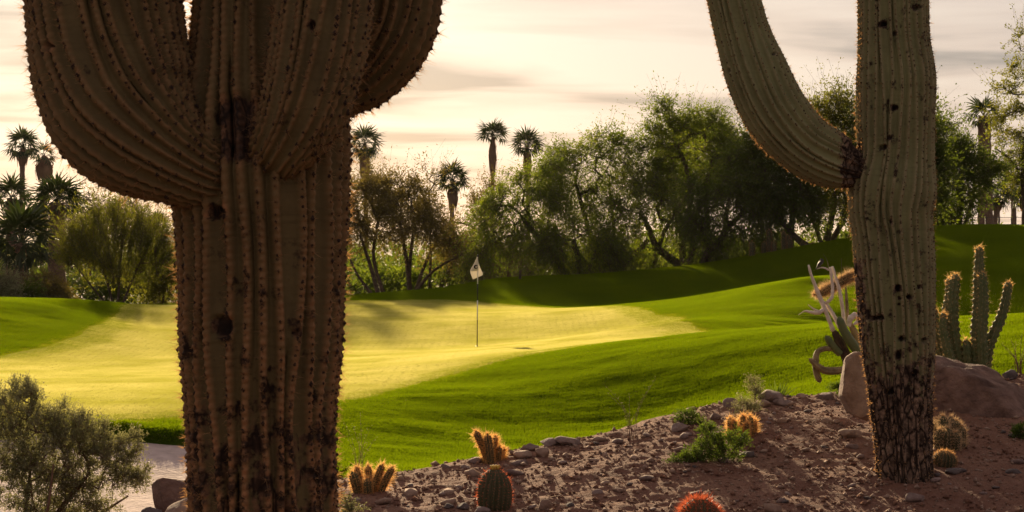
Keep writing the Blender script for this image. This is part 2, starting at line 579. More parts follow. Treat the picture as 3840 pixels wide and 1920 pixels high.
_n = len(CP)
_r2 = ((CP[:, None, :2] - CP[None, :, :2])**2).sum(-1)
_A = np.zeros((_n + 3, _n + 3))
_A[:_n, :_n] = tps_k(_r2) + np.eye(_n) * 0.25
_A[:_n, _n:] = np.c_[np.ones(_n), CP[:, :2]]
_A[_n:, :_n] = _A[:_n, _n:].T
_W = np.linalg.solve(_A, np.r_[CP[:, 2], 0, 0, 0])


def height(x, y):
    x = np.asarray(x, float)
    y = np.asarray(y, float)
    sh = x.shape
    xf, yf = np.clip(x.ravel(), -36, 40), np.clip(y.ravel(), 10, 122)
    out = np.zeros(len(xf))
    for s in range(0, len(xf), 40000):
        a, b = xf[s:s + 40000], yf[s:s + 40000]
        r2 = (a[:, None] - CP[None, :, 0])**2 + (b[:, None] - CP[None, :, 1])**2
        out[s:s + 40000] = tps_k(r2) @ _W[:_n] + _W[_n] + _W[_n + 1] * a + _W[_n + 2] * b
    far = np.clip(np.maximum(np.maximum(np.abs(x.ravel()) - 30, y.ravel() - 112), 12 - y.ravel()) / 25.0, 0, 1)
    out = out * (1 - far) + far * (-1.0)
    out += 0.05 * fbm(xf * 0.22, yf * 0.16, 5, 3) + 0.018 * fbm(xf * 0.9, yf * 0.7, 9, 2)
    return out.reshape(sh)


# green outline in plan (x, y)
GREEN = np.array([(-10.8, 27.0), (-6.83, 26.3), (-4.93, 27.6), (-2.72, 30.5), (-1.52, 33.6), (-0.1, 36), (1.99, 37.6), (3.6, 38.6), (4.2, 41),
                  (4.0, 45), (3.7, 51), (3.3, 55), (2.2, 59.5), (-1.1, 64.5), (-5.4, 64), (-9.3, 61.5), (-11.2, 57.5), (-10.95, 53.5), (-10.75, 50), (-10.7, 47), (-10.9, 44.5),
                  (-11.5, 42), (-13.0, 39.5), (-14.5, 36.5), (-14.5, 31)])
GC = np.array([-3.5, 45.0])
_ga = np.arctan2(GREEN[:, 1] - GC[1], GREEN[:, 0] - GC[0])
_gr = np.hypot(*(GREEN - GC).T)
_o = np.argsort(_ga)
_ga, _gr = _ga[_o], _gr[_o]
_gax = np.r_[_ga - 2 * PI, _ga, _ga + 2 * PI]
_grx = np.r_[_gr, _gr, _gr]
_tt = np.linspace(-PI, PI, 721)
_rr = np.interp(_tt, _gax, _grx)
_ker = np.hanning(25)
_ker /= _ker.sum()
_rr = np.convolve(np.r_[_rr[-13:-1], _rr, _rr[1:13]], _ker, 'valid')


def green_sd(x, y):
    a = np.arctan2(y - GC[1], x - GC[0])
    return np.hypot(x - GC[0], y - GC[1]) - np.interp(a, _tt, _rr)


def bunker_sd(x, y):
    q = np.hypot((x + 5.3) / 3.1, (y - 22.9) / 4.1)
    a = np.arctan2(y - 22.9, x + 5.3)
    return (q - 1 - 0.05 * np.sin(3 * a + 1) - 0.03 * np.sin(7 * a)) * 3.2


def lawn_h(x, y):
    b = bunker_sd(x, y)
    z = height(x, y)
    rough_ = smooth(0.0, 1.5, green_sd(x, y)) * smooth(62, 45, y)
    z = z + rough_ * (0.11 * fbm(x * 0.45 + y * .25, y * 0.75, 15, 3) + 0.022 * fbm(x * 1.2, y * 1.6, 19, 2))
    return z - 0.9 * smooth(0.05, -0.45, b)


# soil mound edge, plan
EDGE = np.array([(-2.9, 3.0), (-2.6, 7), (-2.3, 10.3), (-1.8, 12.0), (-1.125, 12.65), (-0.58, 13.0), (0.15, 13.6), (0.645, 14.0), (1.166, 14.4), (1.73, 14.95), (2.54, 15.45), (3.5, 15.9), (4.3, 16.1), (7, 16.6), (14, 17.5)])
EDGE = spline(np.c_[EDGE, np.zeros(len(EDGE))], 260)[:, :2]


def edge_sd(x, y):
    """distance beyond the mound's edge, positive outside"""
    x = np.asarray(x, float)
    y = np.asarray(y, float)
    xf, yf = x.ravel(), y.ravel()
    out = np.zeros(len(xf))
    tg = np.gradient(EDGE, axis=0)
    nrm = unit(np.c_[-tg[:, 1], tg[:, 0]])
    for s in range(0, len(xf), 20000):
        p = np.c_[xf[s:s + 20000], yf[s:s + 20000]]
        k = ((p[:, None] - EDGE[None])**2).sum(-1).argmin(1)
        out[s:s + 20000] = ((p - EDGE[k]) * nrm[k]).sum(1)
    return out.reshape(x.shape)


def soil_h(x, y, fine=True):
    e_ = edge_sd(x, y)
    z = 0.13 * (y - 12.6)
    z = z + 0.07 * fbm(x * 0.7, y * 0.7, 21, 3) + 0.035 * fbm(x * 2.7, y * 2.7, 33, 4, 0.6)
    if fine:
        z = z + 0.026 * np.abs(fbm(x * 8, y * 8, 43, 3, 0.6)) + 0.024 * fbm(x * 17, y * 17, 53, 2, .7)
    ee = e_ + 0.25 * fbm(x * 1.4, y * 1.4, 61, 3)
    drop = np.where(ee > 0, 0.16 * ee + 0.34 * ee**2 / (0.6 + ee), 0.0) + 0.05 * smooth(-1.0, 0, ee)
    return z - drop


def grid_sheet(xs, ys, zf):
    X, Y = np.meshgrid(xs, ys)
    Z = zf(X, Y)
    v = np.stack([X, Y, Z], -1).reshape(-1, 3)
    nx, ny = len(xs), len(ys)
    i = np.arange(ny - 1)[:, None] * nx
    j = np.arange(nx - 1)[None]
    f = np.stack([i + j, i + j + 1, i + nx + j + 1, i + nx + j], -1).reshape(-1, 4)
    return v, f


# ------------------------------------------------------------------ the setting
xs = np.concatenate([-np.geomspace(6000, 44, 16), np.arange(-40, 42, 2.0), np.geomspace(44, 6000, 16)])
ys = np.concatenate([[-3000, -800, -200, -60, -20, 0], np.arange(10, 130, 2.0), np.geomspace(133, 9000, 22)])
tag(MB().add(*grid_sheet(xs, ys, lambda x, y: lawn_h(x, y) - 0.06 - 0.35 * smooth(84, 60, y) * (np.abs(x) < 40) - 0.5 * smooth(26, 20, y) * (np.abs(x) < 40))).build('ground', M['dirt'], smooth=True),
    'dry dirt plain under the trees reaching the horizon', 'ground', kind='structure')
lx = np.concatenate([np.arange(-24, -9.5, 0.5), np.arange(-9.5, 13, 0.2), np.arange(13, 34, 0.6)])
ly = np.concatenate([np.arange(13, 22, .5), np.arange(22, 40, 0.16), np.arange(40, 90.5, 0.4)])
v, f = grid_sheet(lx, ly, lambda x, y: lawn_h(x, y) - 0.12 * smooth(-.1, -.6, green_sd(x, y)))
keep = ~((v[f[:, 0], 1] > 66) & (v[f[:, 0], 1] > 70 + 0.0 * v[f[:, 0], 0] + 16 * smooth(-6, 6, v[f[:, 0], 0]) + 2.0 * np.sin(v[f[:, 0], 0] * 0.7)))
tag(MB().add(v, f[keep]).build('lawn', M['lawn'], smooth=True), 'mown green rough rising in folds around the putting green', 'lawn', kind='structure')
ra = np.linspace(0, 1, 56)[1:]
th = np.linspace(-PI, PI, 420, endpoint=False)
R_ = np.interp(th, _tt, _rr)
gx = GC[0] + ra[:, None] * R_[None] * np.cos(th)[None]
gy = GC[1] + ra[:, None] * R_[None] * np.sin(th)[None]
gz = lawn_h(gx, gy) + 0.018
gz[-1] -= 0.03
gv = np.stack([gx, gy, gz], -1).reshape(-1, 3)
n_ = len(th)
i = np.arange(len(ra) - 1)[:, None] * n_
j = np.arange(n_)[None]
gf = np.stack([i + j, i + n_ + j, i + n_ + (j + 1) % n_, i + (j + 1) % n_], -1).reshape(-1, 4)
col_ = smooth(-1.5, -0.1, green_sd(gv[:, 0], gv[:, 1]) + .35 * fbm(gv[:, 0] * 1.2, gv[:, 1] * 1.2, 71, 3))
gm = MB().add(gv, gf, np.stack([col_] * 3, 1))
c_ = gm.n
gm.add([[GC[0], GC[1], float(lawn_h(GC[:1], GC[1:])[0]) + 0.018]], np.zeros((0, 3), int))
gm.f3.append(np.array([[c_, (k) % n_, (k + 1) % n_] for k in range(n_)]))
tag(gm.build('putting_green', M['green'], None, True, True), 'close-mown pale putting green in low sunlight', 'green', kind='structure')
v, f = grid_sheet(np.arange(-9.2, -1.4, 0.12), np.arange(18, 27.6, 0.12), lambda x, y: height(x, y) - 0.17 - 0.10 * smooth(0, -2.5, bunker_sd(x, y)) + 0.03 * fbm(x * 2, y * 2, 3, 3))
b_ = bunker_sd(v[:, 0], v[:, 1])
keep = b_[f].max(1) < 0.1
tag(MB().add(v, f[keep]).build('sand_bunker', M['sand'], smooth=True), 'pale sand bunker below the near lip of the green', 'sand', kind='structure')
v, f = grid_sheet(np.arange(-3.4, 6.0, 0.033), np.concatenate([np.arange(3.0, 9.6, 0.12), np.arange(9.6, 18.0, 0.026)]), soil_h)
e_ = edge_sd(v[:, 0], v[:, 1])
keep = (e_[f].max(1) < 2.4)
soil = MB().add(v, f[keep]).build('desert_soil', M['soil'], smooth=True)
tag(soil, 'reddish gravelly desert soil mound in front of the lawn', 'soil', kind='structure')


def ground_z(x, y):
    return float(max(soil_h(np.array([x]), np.array([y]), False)[0] if y < 26 else -9, lawn_h(np.array([x]), np.array([y]))[0]))


# ------------------------------------------------------------------ grass blades on the rough
def in_view(x, y, m=0.05):
    return np.abs(x / y) < 1920 / F + m


def lawn_limit(x):
    return 70 + 16 * smooth(-6, 6, x) + 2.0 * np.sin(x * 0.7) - 0.4


def turf_nodes(name, size, density, h, w, lean, mat):
    """node group: a square of upright blades, set on every vertex of the object"""
    ng = bpy.data.node_groups.new(name, 'GeometryNodeTree')
    ng.interface.new_socket(name='Geometry', in_out='INPUT', socket_type='NodeSocketGeometry')
    ng.interface.new_socket(name='Geometry', in_out='OUTPUT', socket_type='NodeSocketGeometry')
    N, Lk = ng.nodes, ng.links
    gi, go = N.new('NodeGroupInput'), N.new('NodeGroupOutput')
    grid = N.new('GeometryNodeMeshGrid')
    for k, v_ in (('Size X', size), ('Size Y', size), ('Vertices X', 2), ('Vertices Y', 2)):
        grid.inputs[k].default_value = v_
    dp = N.new('GeometryNodeDistributePointsOnFaces')
    dp.inputs['Density'].default_value = density
    Lk.new(grid.outputs['Mesh'], dp.inputs['Mesh'])
    tri = N.new('GeometryNodeMeshCircle')
    tri.fill_type = 'NGON'
    tri.inputs['Vertices'].default_value = 3
    tri.inputs['Radius'].default_value = 1.0
    tf = N.new('GeometryNodeTransform')
    tf.inputs['Translation'].default_value = (0, 0, h / 3)
    tf.inputs['Rotation'].default_value = (0, -PI / 2, 0)
    tf.inputs['Scale'].default_value = (h / 1.5, w / 1.73, 1)
    Lk.new(tri.outputs['Mesh'], tf.inputs['Geometry'])
    rv = N.new('FunctionNodeRandomValue')
    rv.data_type = 'FLOAT_VECTOR'
    rv.inputs[0].default_value = (-lean, -lean, 0)
    rv.inputs[1].default_value = (lean, lean, 2 * PI)
    rs = N.new('FunctionNodeRandomValue')
    rs.data_type = 'FLOAT_VECTOR'
    rs.inputs[0].default_value = (.7, .7, .55)
    rs.inputs[1].default_value = (1.3, 1.3, 1.3)
    rs.inputs['Seed'].default_value = 3
    ip = N.new('GeometryNodeInstanceOnPoints')
    Lk.new(dp.outputs['Points'], ip.inputs['Points'])
    Lk.new(tf.outputs['Geometry'], ip.inputs['Instance'])
    Lk.new(rv.outputs[0], ip.inputs['Rotation'])
    Lk.new(rs.outputs[0], ip.inputs['Scale'])
    rz = N.new('GeometryNodeRealizeInstances')
    Lk.new(ip.outputs[0], rz.inputs[0])
    sm = N.new('GeometryNodeSetMaterial')
    sm.inputs['Material'].default_value = mat
    Lk.new(rz.outputs[0], sm.inputs['Geometry'])
    at = []
    for nm in ('rot', 'size'):
        q = N.new('GeometryNodeInputNamedAttribute')
        q.data_type = 'FLOAT_VECTOR'
        q.inputs['Name'].default_value = nm
        at.append(q)
    io = N.new('GeometryNodeInstanceOnPoints')
    Lk.new(gi.outputs[0], io.inputs['Points'])
    Lk.new(sm.outputs[0], io.inputs['Instance'])
    Lk.new(at[0].outputs['Attribute'], io.inputs['Rotation'])
    Lk.new(at[1].outputs['Attribute'], io.inputs['Scale'])
    Lk.new(io.outputs[0], go.inputs[0])
    return ng


def turf(name, label, regions, keepf, nodes, zf, mat, dz=0.0, gap=.2):
    X, Y = [], []
    for (x0, x1, y0, y1) in regions:
        gx_, gy_ = np.meshgrid(np.arange(x0, x1, gap), np.arange(y0, y1, gap))
        x, y = gx_.ravel() + rng.uniform(-.05, .05, gx_.size), gy_.ravel() + rng.uniform(-.05, .05, gx_.size)
        k = in_view(x, y)
        x, y = x[k], y[k]
        k = keepf(x, y)
        X.append(x[k])
        Y.append(y[k])
    x, y = np.concatenate(X), np.concatenate(Y)
    z = zf(x, y)
    sx, sy = (zf(x + .15, y) - zf(x - .15, y)) / .3, (zf(x, y + .15) - zf(x, y - .15)) / .3
    c = rng.integers(0, 4, len(x)) * (PI / 2) + rng.uniform(-.2, .2, len(x))
    nx, ny = -sx * np.cos(-c) + sy * np.sin(-c), -sx * np.sin(-c) - sy * np.cos(-c)
    rot = np.stack([-ny, nx, c], 1)
    hv = .82 + .36 * vnoise(x * 1.3, y * 0.9, 8)
    size = np.stack([np.ones(len(x)), np.ones(len(x)), hv], 1)
    me = bpy.data.meshes.new(name)
    me.vertices.add(len(x))
    me.vertices.foreach_set('co', np.stack([x, y, z + dz], 1).astype(np.float32).ravel())
    for nm, arr in (('rot', rot), ('size', size)):
        me.attributes.new(nm, 'FLOAT_VECTOR', 'POINT').data.foreach_set('vector', arr.astype(np.float32).ravel())
    me.materials.append(mat)
    o = bpy.data.objects.new(name, me)
    COL.objects.link(o)
    o.modifiers.new('blades', 'NODES').node_group = nodes
    tag(o, label, 'grass', kind='stuff')
    return o


def keep_rough(x, y):
    k = (y < lawn_limit(x)) & (green_sd(x, y) > .10) & (bunker_sd(x, y) > -.12)
    near = y < 20
    if near.any():
        k[near] &= soil_h(x[near], y[near], False) < lawn_h(x[near], y[near]) + .02
    return k


turf('grass', 'short green grass blades covering the rough around the green',
     [(-9, 12, 22.5, 40), (-18, -9, 34, 60), (2, 19, 40, 58), (-16, 28, 58, 88)], keep_rough,
     turf_nodes('rough_blades', .30, 4800, .042, .011, .55, M['grass_blade']), lawn_h, M['grass_blade'])
turf('grass', 'very short pale grass blades covering the putting green',
     [(-15, 5, 26, 66)], lambda x, y: green_sd(x, y) + .5 * fbm(x * .9, y * .9, 81, 2) < -.28,
     turf_nodes('green_blades', .30, 6500, .011, .007, .6, M['green_blade']), lawn_h, M['green_blade'], .016)
turf('grass', 'ankle-high collar grass between putting green and rough',
     [(-15, 5.5, 26, 66)], lambda x, y: (green_sd(x, y) + .5 * fbm(x * .9, y * .9, 83, 2) > -1.0) & (green_sd(x, y) < .2) & (bunker_sd(x, y) > -.05),
     turf_nodes('collar_blades', .30, 3200, .020, .009, .6, M['collar_blade']), lawn_h, M['collar_blade'], .010)


# ------------------------------------------------------------------ saguaros
def limb(path, radii, nribs, seed, dep=0.15, step=0.02, per=8, cork=None, holes=(), wob=0.12, areole_gap=0.029, seam=None, bamp=0.0045):
    """one ribbed cactus limb swept along path; returns (MB, areole points, normals)"""
    r = np.random.default_rng(seed)
    pts = np.asarray(path, float)
    L = np.linalg.norm(np.diff(pts, axis=0), axis=1).sum()
    dense = spline(np.c_[pts, np.asarray(radii, float)], 1200)
    ds = np.r_[0, np.cumsum(np.linalg.norm(np.diff(dense[:, :3], axis=0), axis=1))]
    L = ds[-1]
    vis = smooth(2.9, 2.75, dense[:, 2] - dense[:, 1] * .02 - (0 if dense[0, 1] < 9 else .35))
    rate = np.interp(ds, ds, vis / step + (1 - vis) / .05)
    cum = np.r_[0, np.cumsum(.5 * (rate[1:] + rate[:-1]) * np.diff(ds))]
    n = int(cum[-1])
    s = np.interp(np.linspace(0, cum[-1], n), cum, ds)
    sp = np.stack([np.interp(s, ds, dense[:, k]) for k in range(4)], 1)
    c, R = sp[:, :3], sp[:, 3]
    tipd = L - s
    tip = np.sqrt(np.clip(1 - (1 - np.clip(tipd / (R.max() * 1.1), 0, 1))**2, 0.0004, 1))
    R = R * tip
    R = R * (1 + 0.025 * np.interp(s, np.arange(0, L + 1, 0.25), r.uniform(-1, 1, len(np.arange(0, L + 1, 0.25)))))
    t, nn, bb = frames(c)
    m = nribs * per
    th = np.linspace(0, 2 * PI, m, endpoint=False)
    ph = (np.arange(m) / per) % 1.0
    rib = np.arange(m) // per
    prof = np.abs(np.cos(PI * ph))**1.7
    amp = r.uniform(0.8, 1.15, nribs)[rib]
    rad = 1 - dep * prof * amp
    ka = r.uniform(0.6, 2.2, (3, 1))
    pa = r.uniform(0, 6.28, (3, 1))
    wv = (np.sin(ka * s * 2.2 + pa) * np.array([[1], [0.6], [0.5]])).sum(0) * wob * 2 * PI / nribs
    kr, pr = r.uniform(1.5, 5.0, nribs), r.uniform(0, 6.28, nribs)
    wr = np.sin(s[:, None] * kr[None] + pr[None]) * 0.26 * 2 * PI / nribs
    TH = th[None] + wv[:, None] + wr[:, rib]
    aph = r.uniform(0, 1, nribs)
    bumps = np.cos(2 * PI * (s[:, None] / areole_gap + aph[rib][None]))
    RR = R[:, None] * rad[None] + bamp * bumps * (1 - prof)[None] + 0.006 * R[:, None] * np.sin(s[:, None] * 9 + 3 * pr[rib][None])
    dirn = nn[:, None] * np.cos(TH)[..., None] + bb[:, None] * np.sin(TH)[..., None]
    V = c[:, None] + dirn * RR[..., None]
    crest = np.broadcast_to((1 - prof)[None], (n, m))
    ck = np.zeros((n, m)) if cork is None else cork(V)
    scar_shade = np.zeros((n, m))
    for (hx, hy, hr, asp, depth) in holes:
        o = P(hx, hy, 1.0)
        dr = unit(o - EYE)
        q = V - EYE
        al = q @ dr
        perp = q - al[..., None] * dr
        rr = hr * al / F * (.72 if hr < 20 else 1.0)
        dd = np.sqrt((perp[..., 0] / rr)**2 + (perp[..., 2] / (rr * asp))**2)
        facing = -(dirn @ dr) > 0.05
        wgt = smooth(1.15, 0.75, dd) * facing
        rim = np.exp(-((dd - 1.25) / 0.22)**2) * facing
        V = V - dirn * (wgt * depth)[..., None] + dirn * (rim * 0.006)[..., None]
        scar_shade = np.maximum(scar_shade, smooth(1.1, 0.7, dd) * facing)  # inside of the hole painted dark, standing in for its deep shade
        ck = np.maximum(ck, smooth(1.9, 1.2, dd) * facing * 0.6)
    if seam is not None:
        w_ = seam(V, dirn)
        V = V - dirn * (w_ * 0.02)[..., None]
        ck = np.maximum(ck, w_)
        scar_shade = np.maximum(scar_shade, 0.6 * w_)
    mb = MB()
    i = np.arange(n - 1)[:, None] * m
    j = np.arange(m)[None]
    f = np.stack([i + j, i + (j + 1) % m, i + m + (j + 1) % m, i + m + j], -1).reshape(-1, 4)
    mb.add(V.reshape(-1, 3), f, np.stack([crest, np.broadcast_to(ck, (n, m)), scar_shade], -1).reshape(-1, 3))
    A, N = [], []
    for k in range(nribs):
        col = k * per + per // 2
        sa = np.arange((1 - aph[k]) * areole_gap, L - 0.02, areole_gap)
        idx = np.clip(np.searchsorted(s, sa), 0, n - 1)
        idx = np.unique(idx)
        ok = (scar_shade[idx, col] < 0.3) & (r.uniform(0, 1, len(idx)) > .12)
        idx = idx[ok]
        jt = np.clip(idx + r.integers(-1, 2, len(idx)), 0, n - 1)
        A.append(V[jt, col])
        N.append(dirn[jt, col])
    return mb, np.concatenate(A), np.concatenate(N)


def areole_mesh(A, N, size, seed=1):
    """small dark pads"""
    r = np.random.default_rng(seed)
    n = len(A)
    up = np.array([0, 0, 1.0])
    t1 = unit(np.cross(N, up) + 1e-6)
    t2 = np.cross(N, t1)
    sc = size * np.clip(r.lognormal(0, .32, n), .45, 1.7)[:, None]
    v = np.stack([A - N * 0.003 + t1 * sc, A - N * 0.003 + t2 * sc * 1.25, A - N * 0.003 - t1 * sc, A - N * 0.003 - t2 * sc * 1.25, A + N * sc * 0.7], 1).reshape(-1, 3)
    b = np.arange(n)[:, None] * 5
    f = np.concatenate([b + np.array([[k, (k + 1) % 4, 4]]) for k in range(4)])
    return MB().add(v, f)


def spine_mesh(A, N, per, length, width, seed=1, spread=1.0, out=1.0, mb=None, down=0.0, flat=False):
    r = np.random.default_rng(seed)
    A = np.repeat(A, per, 0)
    N = np.repeat(N, per, 0)
    n = len(A)
    d = unit(N * out + r.normal(0, 0.55 * spread, (n, 3)) + np.array([0, 0, -down]))
    ln = length * np.repeat(np.clip(r.lognormal(0, .35, n // per), .4, 1.8), per)[:, None] * r.uniform(0.4, 1.15, n)[:, None]
    s1 = unit(np.cross(d, r.normal(0, 1, (n, 3))))
    s2 = np.cross(d, s1)
    w = width / 2
    if flat:
        v = np.stack([A + s1 * w, A - s1 * w, A + d * ln], 1).reshape(-1, 3)
        return (mb or MB()).add(v, np.arange(3 * n).reshape(-1, 3))
    v = np.stack([A + s1 * w, A + (-0.5 * s1 + 0.87 * s2) * w, A + (-0.5 * s1 - 0.87 * s2) * w, A + d * ln], 1).reshape(-1, 3)
    b = np.arange(n)[:, None] * 4
    f = np.concatenate([b + np.array([[0, 1, 3]]), b + np.array([[1, 2, 3]]), b + np.array([[2, 0, 3]])])
    return (mb or MB()).add(v, f)


def build_limb(parent, name, mat, res, spine_mat, pad=0.0055, sp_n=7, sp_len=0.035, sp_w=0.0016, seed=1, label=None):
    mb, A, N = res
    o = mb.build(name, mat, parent, True, True)
    if label:
        o['label'] = label
    ar = areole_mesh(A, N, pad, seed).build('areoles', M['areole'], None)
    ar.parent = o
    ar['kind'] = 'stuff'
    s = spine_mesh(A, N, sp_n, sp_len, sp_w * 1.3, seed, flat=True).build('spines', spine_mat, None)
    s.parent = o
    s['kind'] = 'stuff'
    return o


def pxpath(rows, d0):
    """rows: px, py, radius in px, depth offset in m"""
    pts, rad = [], []
    for (px, py, rp, dd) in rows:
        pts.append(P(px, py, d0 + dd))
        rad.append(rp * (d0 + dd) / F)
    return np.array(pts), np.array(rad)


# the near one
DN = 7.0
p0 = P(985, 2000, DN)
base = np.array([p0[0], DN, ground_z(p0[0], DN)])
sg = thing('saguaro', base, 'huge thick saguaro with three bulging arms close up, dark against the light', 'cactus', 'saguaros')


def cork_near(V):
    z = V[..., 2]
    return 0.42 * smooth(1.30, 0.40, z) + 0.22 * smooth(1.8, 1.2, z)


def seam_near(V, dirn):
    px = 1920 + (V[..., 0]) / V[..., 1] * F
    py = 880 - (V[..., 2] - 1.6) / V[..., 1] * F
    front = smooth(0.2, 0.6, -dirn[..., 1])
    c = 905 + 25 * np.sin(py * 0.01)
    return np.exp(-((px - c) / 75)**4) * smooth(330, 400, py) * smooth(640, 560, py) * front


pts, rad = pxpath([(990, 2300, 280, 0), (988, 1920, 283, 0), (978, 1500, 293, 0), (982, 1200, 315, 0), (981, 900, 328, 0), (978, 700, 337, 0),
                   (985, 480, 335, 0.02), (985, 250, 290, 0.05), (985, 0, 262, 0.08), (990, -500, 262, 0.08), (985, -1300, 255, 0.08), (985, -2100, 225, 0.08)], DN)
pts[0][2] = base[2] - 0.1
res = limb(pts, rad, 28, 3, 0.13, 0.008, 7, cork_near, [(838, 1222, 27, 1.5, 0.045), (808, 795, 28, 0.9, 0.05), (1115, 1250, 16, 1.0, 0.03), (885, 1765, 10, 1.2, 0.03)], 0.18, seam=seam_near)
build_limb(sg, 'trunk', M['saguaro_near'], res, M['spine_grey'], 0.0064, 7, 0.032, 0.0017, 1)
pts, rad = pxpath([(850, 640, 110, -0.10), (770, 645, 145, -0.18), (660, 595, 188, -0.22), (565, 530, 243, -0.22), (482, 440, 284, -0.19), (425, 280, 303, -0.14), (393, 60, 303, -0.10), (380, -300, 300, -0.08),
                   (375, -900, 285, -0.05), (380, -1600, 250, -0.05)], DN)
res = limb(pts, rad, 30, 11, 0.13, 0.009, 7, None, [(180, 175, 16, 1.3, 0.04)], 0.25)
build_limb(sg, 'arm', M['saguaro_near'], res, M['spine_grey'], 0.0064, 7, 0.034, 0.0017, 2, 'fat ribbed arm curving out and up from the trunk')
pts, rad = pxpath([(1000, 610, 90, -0.17), (1050, 560, 125, -0.24), (1120, 440, 165, -0.26), (1180, 250, 185, -0.24), (1215, 0, 190, -0.2), (1225, -400, 190, -0.18), (1230, -1200, 175, -0.18)], DN)
res = limb(pts, rad, 24, 17, 0.13, 0.009, 7, None, [(1170, 95, 14, 1.5, 0.03)], 0.25)
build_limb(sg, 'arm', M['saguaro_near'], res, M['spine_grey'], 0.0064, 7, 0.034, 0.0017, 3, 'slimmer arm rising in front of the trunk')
pts, rad = pxpath([(1130, 420, 130, 0.22), (1230, 320, 150, 0.26), (1360, 220, 185, 0.26), (1440, 90, 205, 0.24), (1465, -60, 205, 0.24), (1470, -400, 200, 0.24), (1465, -1100, 185, 0.24)], DN)
res = limb(pts, rad, 24, 23, 0.15, 0.009, 7, None, [], 0.25)
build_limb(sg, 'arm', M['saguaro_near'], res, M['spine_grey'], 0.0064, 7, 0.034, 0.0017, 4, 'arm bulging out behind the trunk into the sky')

# the farther one
DF = 12.6
p0 = P(3390, 1790, DF)
base = np.array([p0[0], DF, ground_z(p0[0], DF)])
sg2 = thing('saguaro', base, 'tall saguaro with one long arm and scarred corky foot, standing on the red soil', 'cactus', 'saguaros')


def cork_far(V):
    z = V[..., 2]
    px = 1920 + V[..., 0] / V[..., 1] * F
    py = 880 - (z - 1.6) / V[..., 1] * F
    a = smooth(1150, 1560, py) * 0.95
    b = smooth(3290, 3225, px) * smooth(930, 1010, py) * 0.75
    c = np.exp(-(((px - 3205) / 45)**2 + ((py - 590) / 75)**2)) * 0.9
    return np.maximum(np.maximum(a, b), np.maximum(c, 0.18))


pts, rad = pxpath([(3392, 1850, 112, 0), (3392, 1790, 108, 0), (3388, 1650, 110, 0), (3378, 1500, 118, 0), (3368, 1300, 137, 0), (3357, 1050, 153, 0), (3348, 880, 155, 0), (3340, 790, 158, 0),
                   (3348, 700, 160, 0), (3358, 600, 146, 0), (3358, 450, 146, 0), (3360, 300, 145, 0), (3352, 150, 133, 0), (3350, 0, 135, 0), (3350, -300, 138, 0), (3352, -1200, 130, 0), (3355, -2000, 110, 0)], DF)
Hs = [(3367, 1080, 15, 1, 0.06), (3450, 1076, 10, 1, 0.05), (3410, 1114, 13, 0.8, 0.05), (3374, 1119, 8, 1, 0.04), (3373, 1141, 7, 1, 0.04), (3298, 1191, 17, 1, 0.06), (3272, 1193, 13, 1, 0.05),
      (3384, 1271, 16, 0.9, 0.06), (3468, 1279, 12, 1.2, 0.05), (3368, 1331, 17, 1.3, 0.05), (3341, 832, 6, 2.2, 0.04), (3305, 92, 12, 1, 0.06), (3353, 402, 14, 1, 0.06), (3316, 552, 11, 1, 0.05),
      (3337, 515, 8, 1, 0.03), (3356, 124, 8, 1.5, 0.03), (3436, 30, 16, 0.8, 0.03), (3340, 1471, 16, 0.9, 0.05), (3432, 1402, 16, 1, 0.05), (3430, 1470, 9, 3.2, 0.03), (3495, 330, 9, 0.8, 0.04)]
res = limb(pts, rad, 29, 31, 0.15, 0.0095, 6, cork_far, Hs, 0.10, 0.028, bamp=.0028)
build_limb(sg2, 'trunk', M['saguaro_far'], res, M['spine_grey'], 0.0042, 6, 0.020, 0.0018, 5)
pts, rad = pxpath([(3270, 650, 45, 0), (3205, 632, 75, -0.03), (3130, 605, 104, -0.06), (3020, 545, 116, -0.08), (2915, 430, 122, -0.08), (2835, 270, 120, -0.06), (2785, 130, 104, -0.04), (2752, 0, 98, -0.03),
                   (2700, -200, 108, 0), (2672, -500, 112, 0), (2670, -1000, 100, 0)], DF)


def seam_arm(V, dirn):
    px = 1920 + V[..., 0] / V[..., 1] * F
    py = 880 - (V[..., 2] - 1.6) / V[..., 1] * F
    return smooth(3165, 3205, px + 25 * np.sin(py * .07)) * .9


def cork_arm(V):
    px = 1920 + V[..., 0] / V[..., 1] * F
    return 0.95 * smooth(3120, 3190, px)


res = limb(pts, rad, 24, 37, 0.16, 0.0105, 6, cork_arm, [(2907, 201, 8, 1, 0.03), (2731, 265, 8, 1.4, 0.02)], 0.12, 0.028, bamp=.0028, seam=seam_arm)
build_limb(sg2, 'arm', M['saguaro_far'], res, M['spine_grey'], 0.0042, 6, 0.020, 0.0018, 6, 'long arm leaving the trunk low and sweeping up')


# ------------------------------------------------------------------ trees and shrubs
def scatter_lobes(lobes, d, n, r, shell=0.5):
    vol = np.array([l[2] * l[3] for l in lobes], float)
    cnt = np.maximum(1, (vol / vol.sum() * n).astype(int))
    out = []
    for (l, k) in zip(lobes, cnt):
        px, py, rx, ry = l[:4]
        dd = l[4] if len(l) > 4 else 0.0
        c = P(px, py, d + dd)
        sx, sz = rx * d / F, ry * d / F
        g = unit(r.normal(0, 1, (k, 3))) * (r.uniform(0, 1, k)**shell)[:, None]
        out.append(c + g * np.array([sx, (sx + sz) * 0.5, sz]))
    return np.concatenate(out)


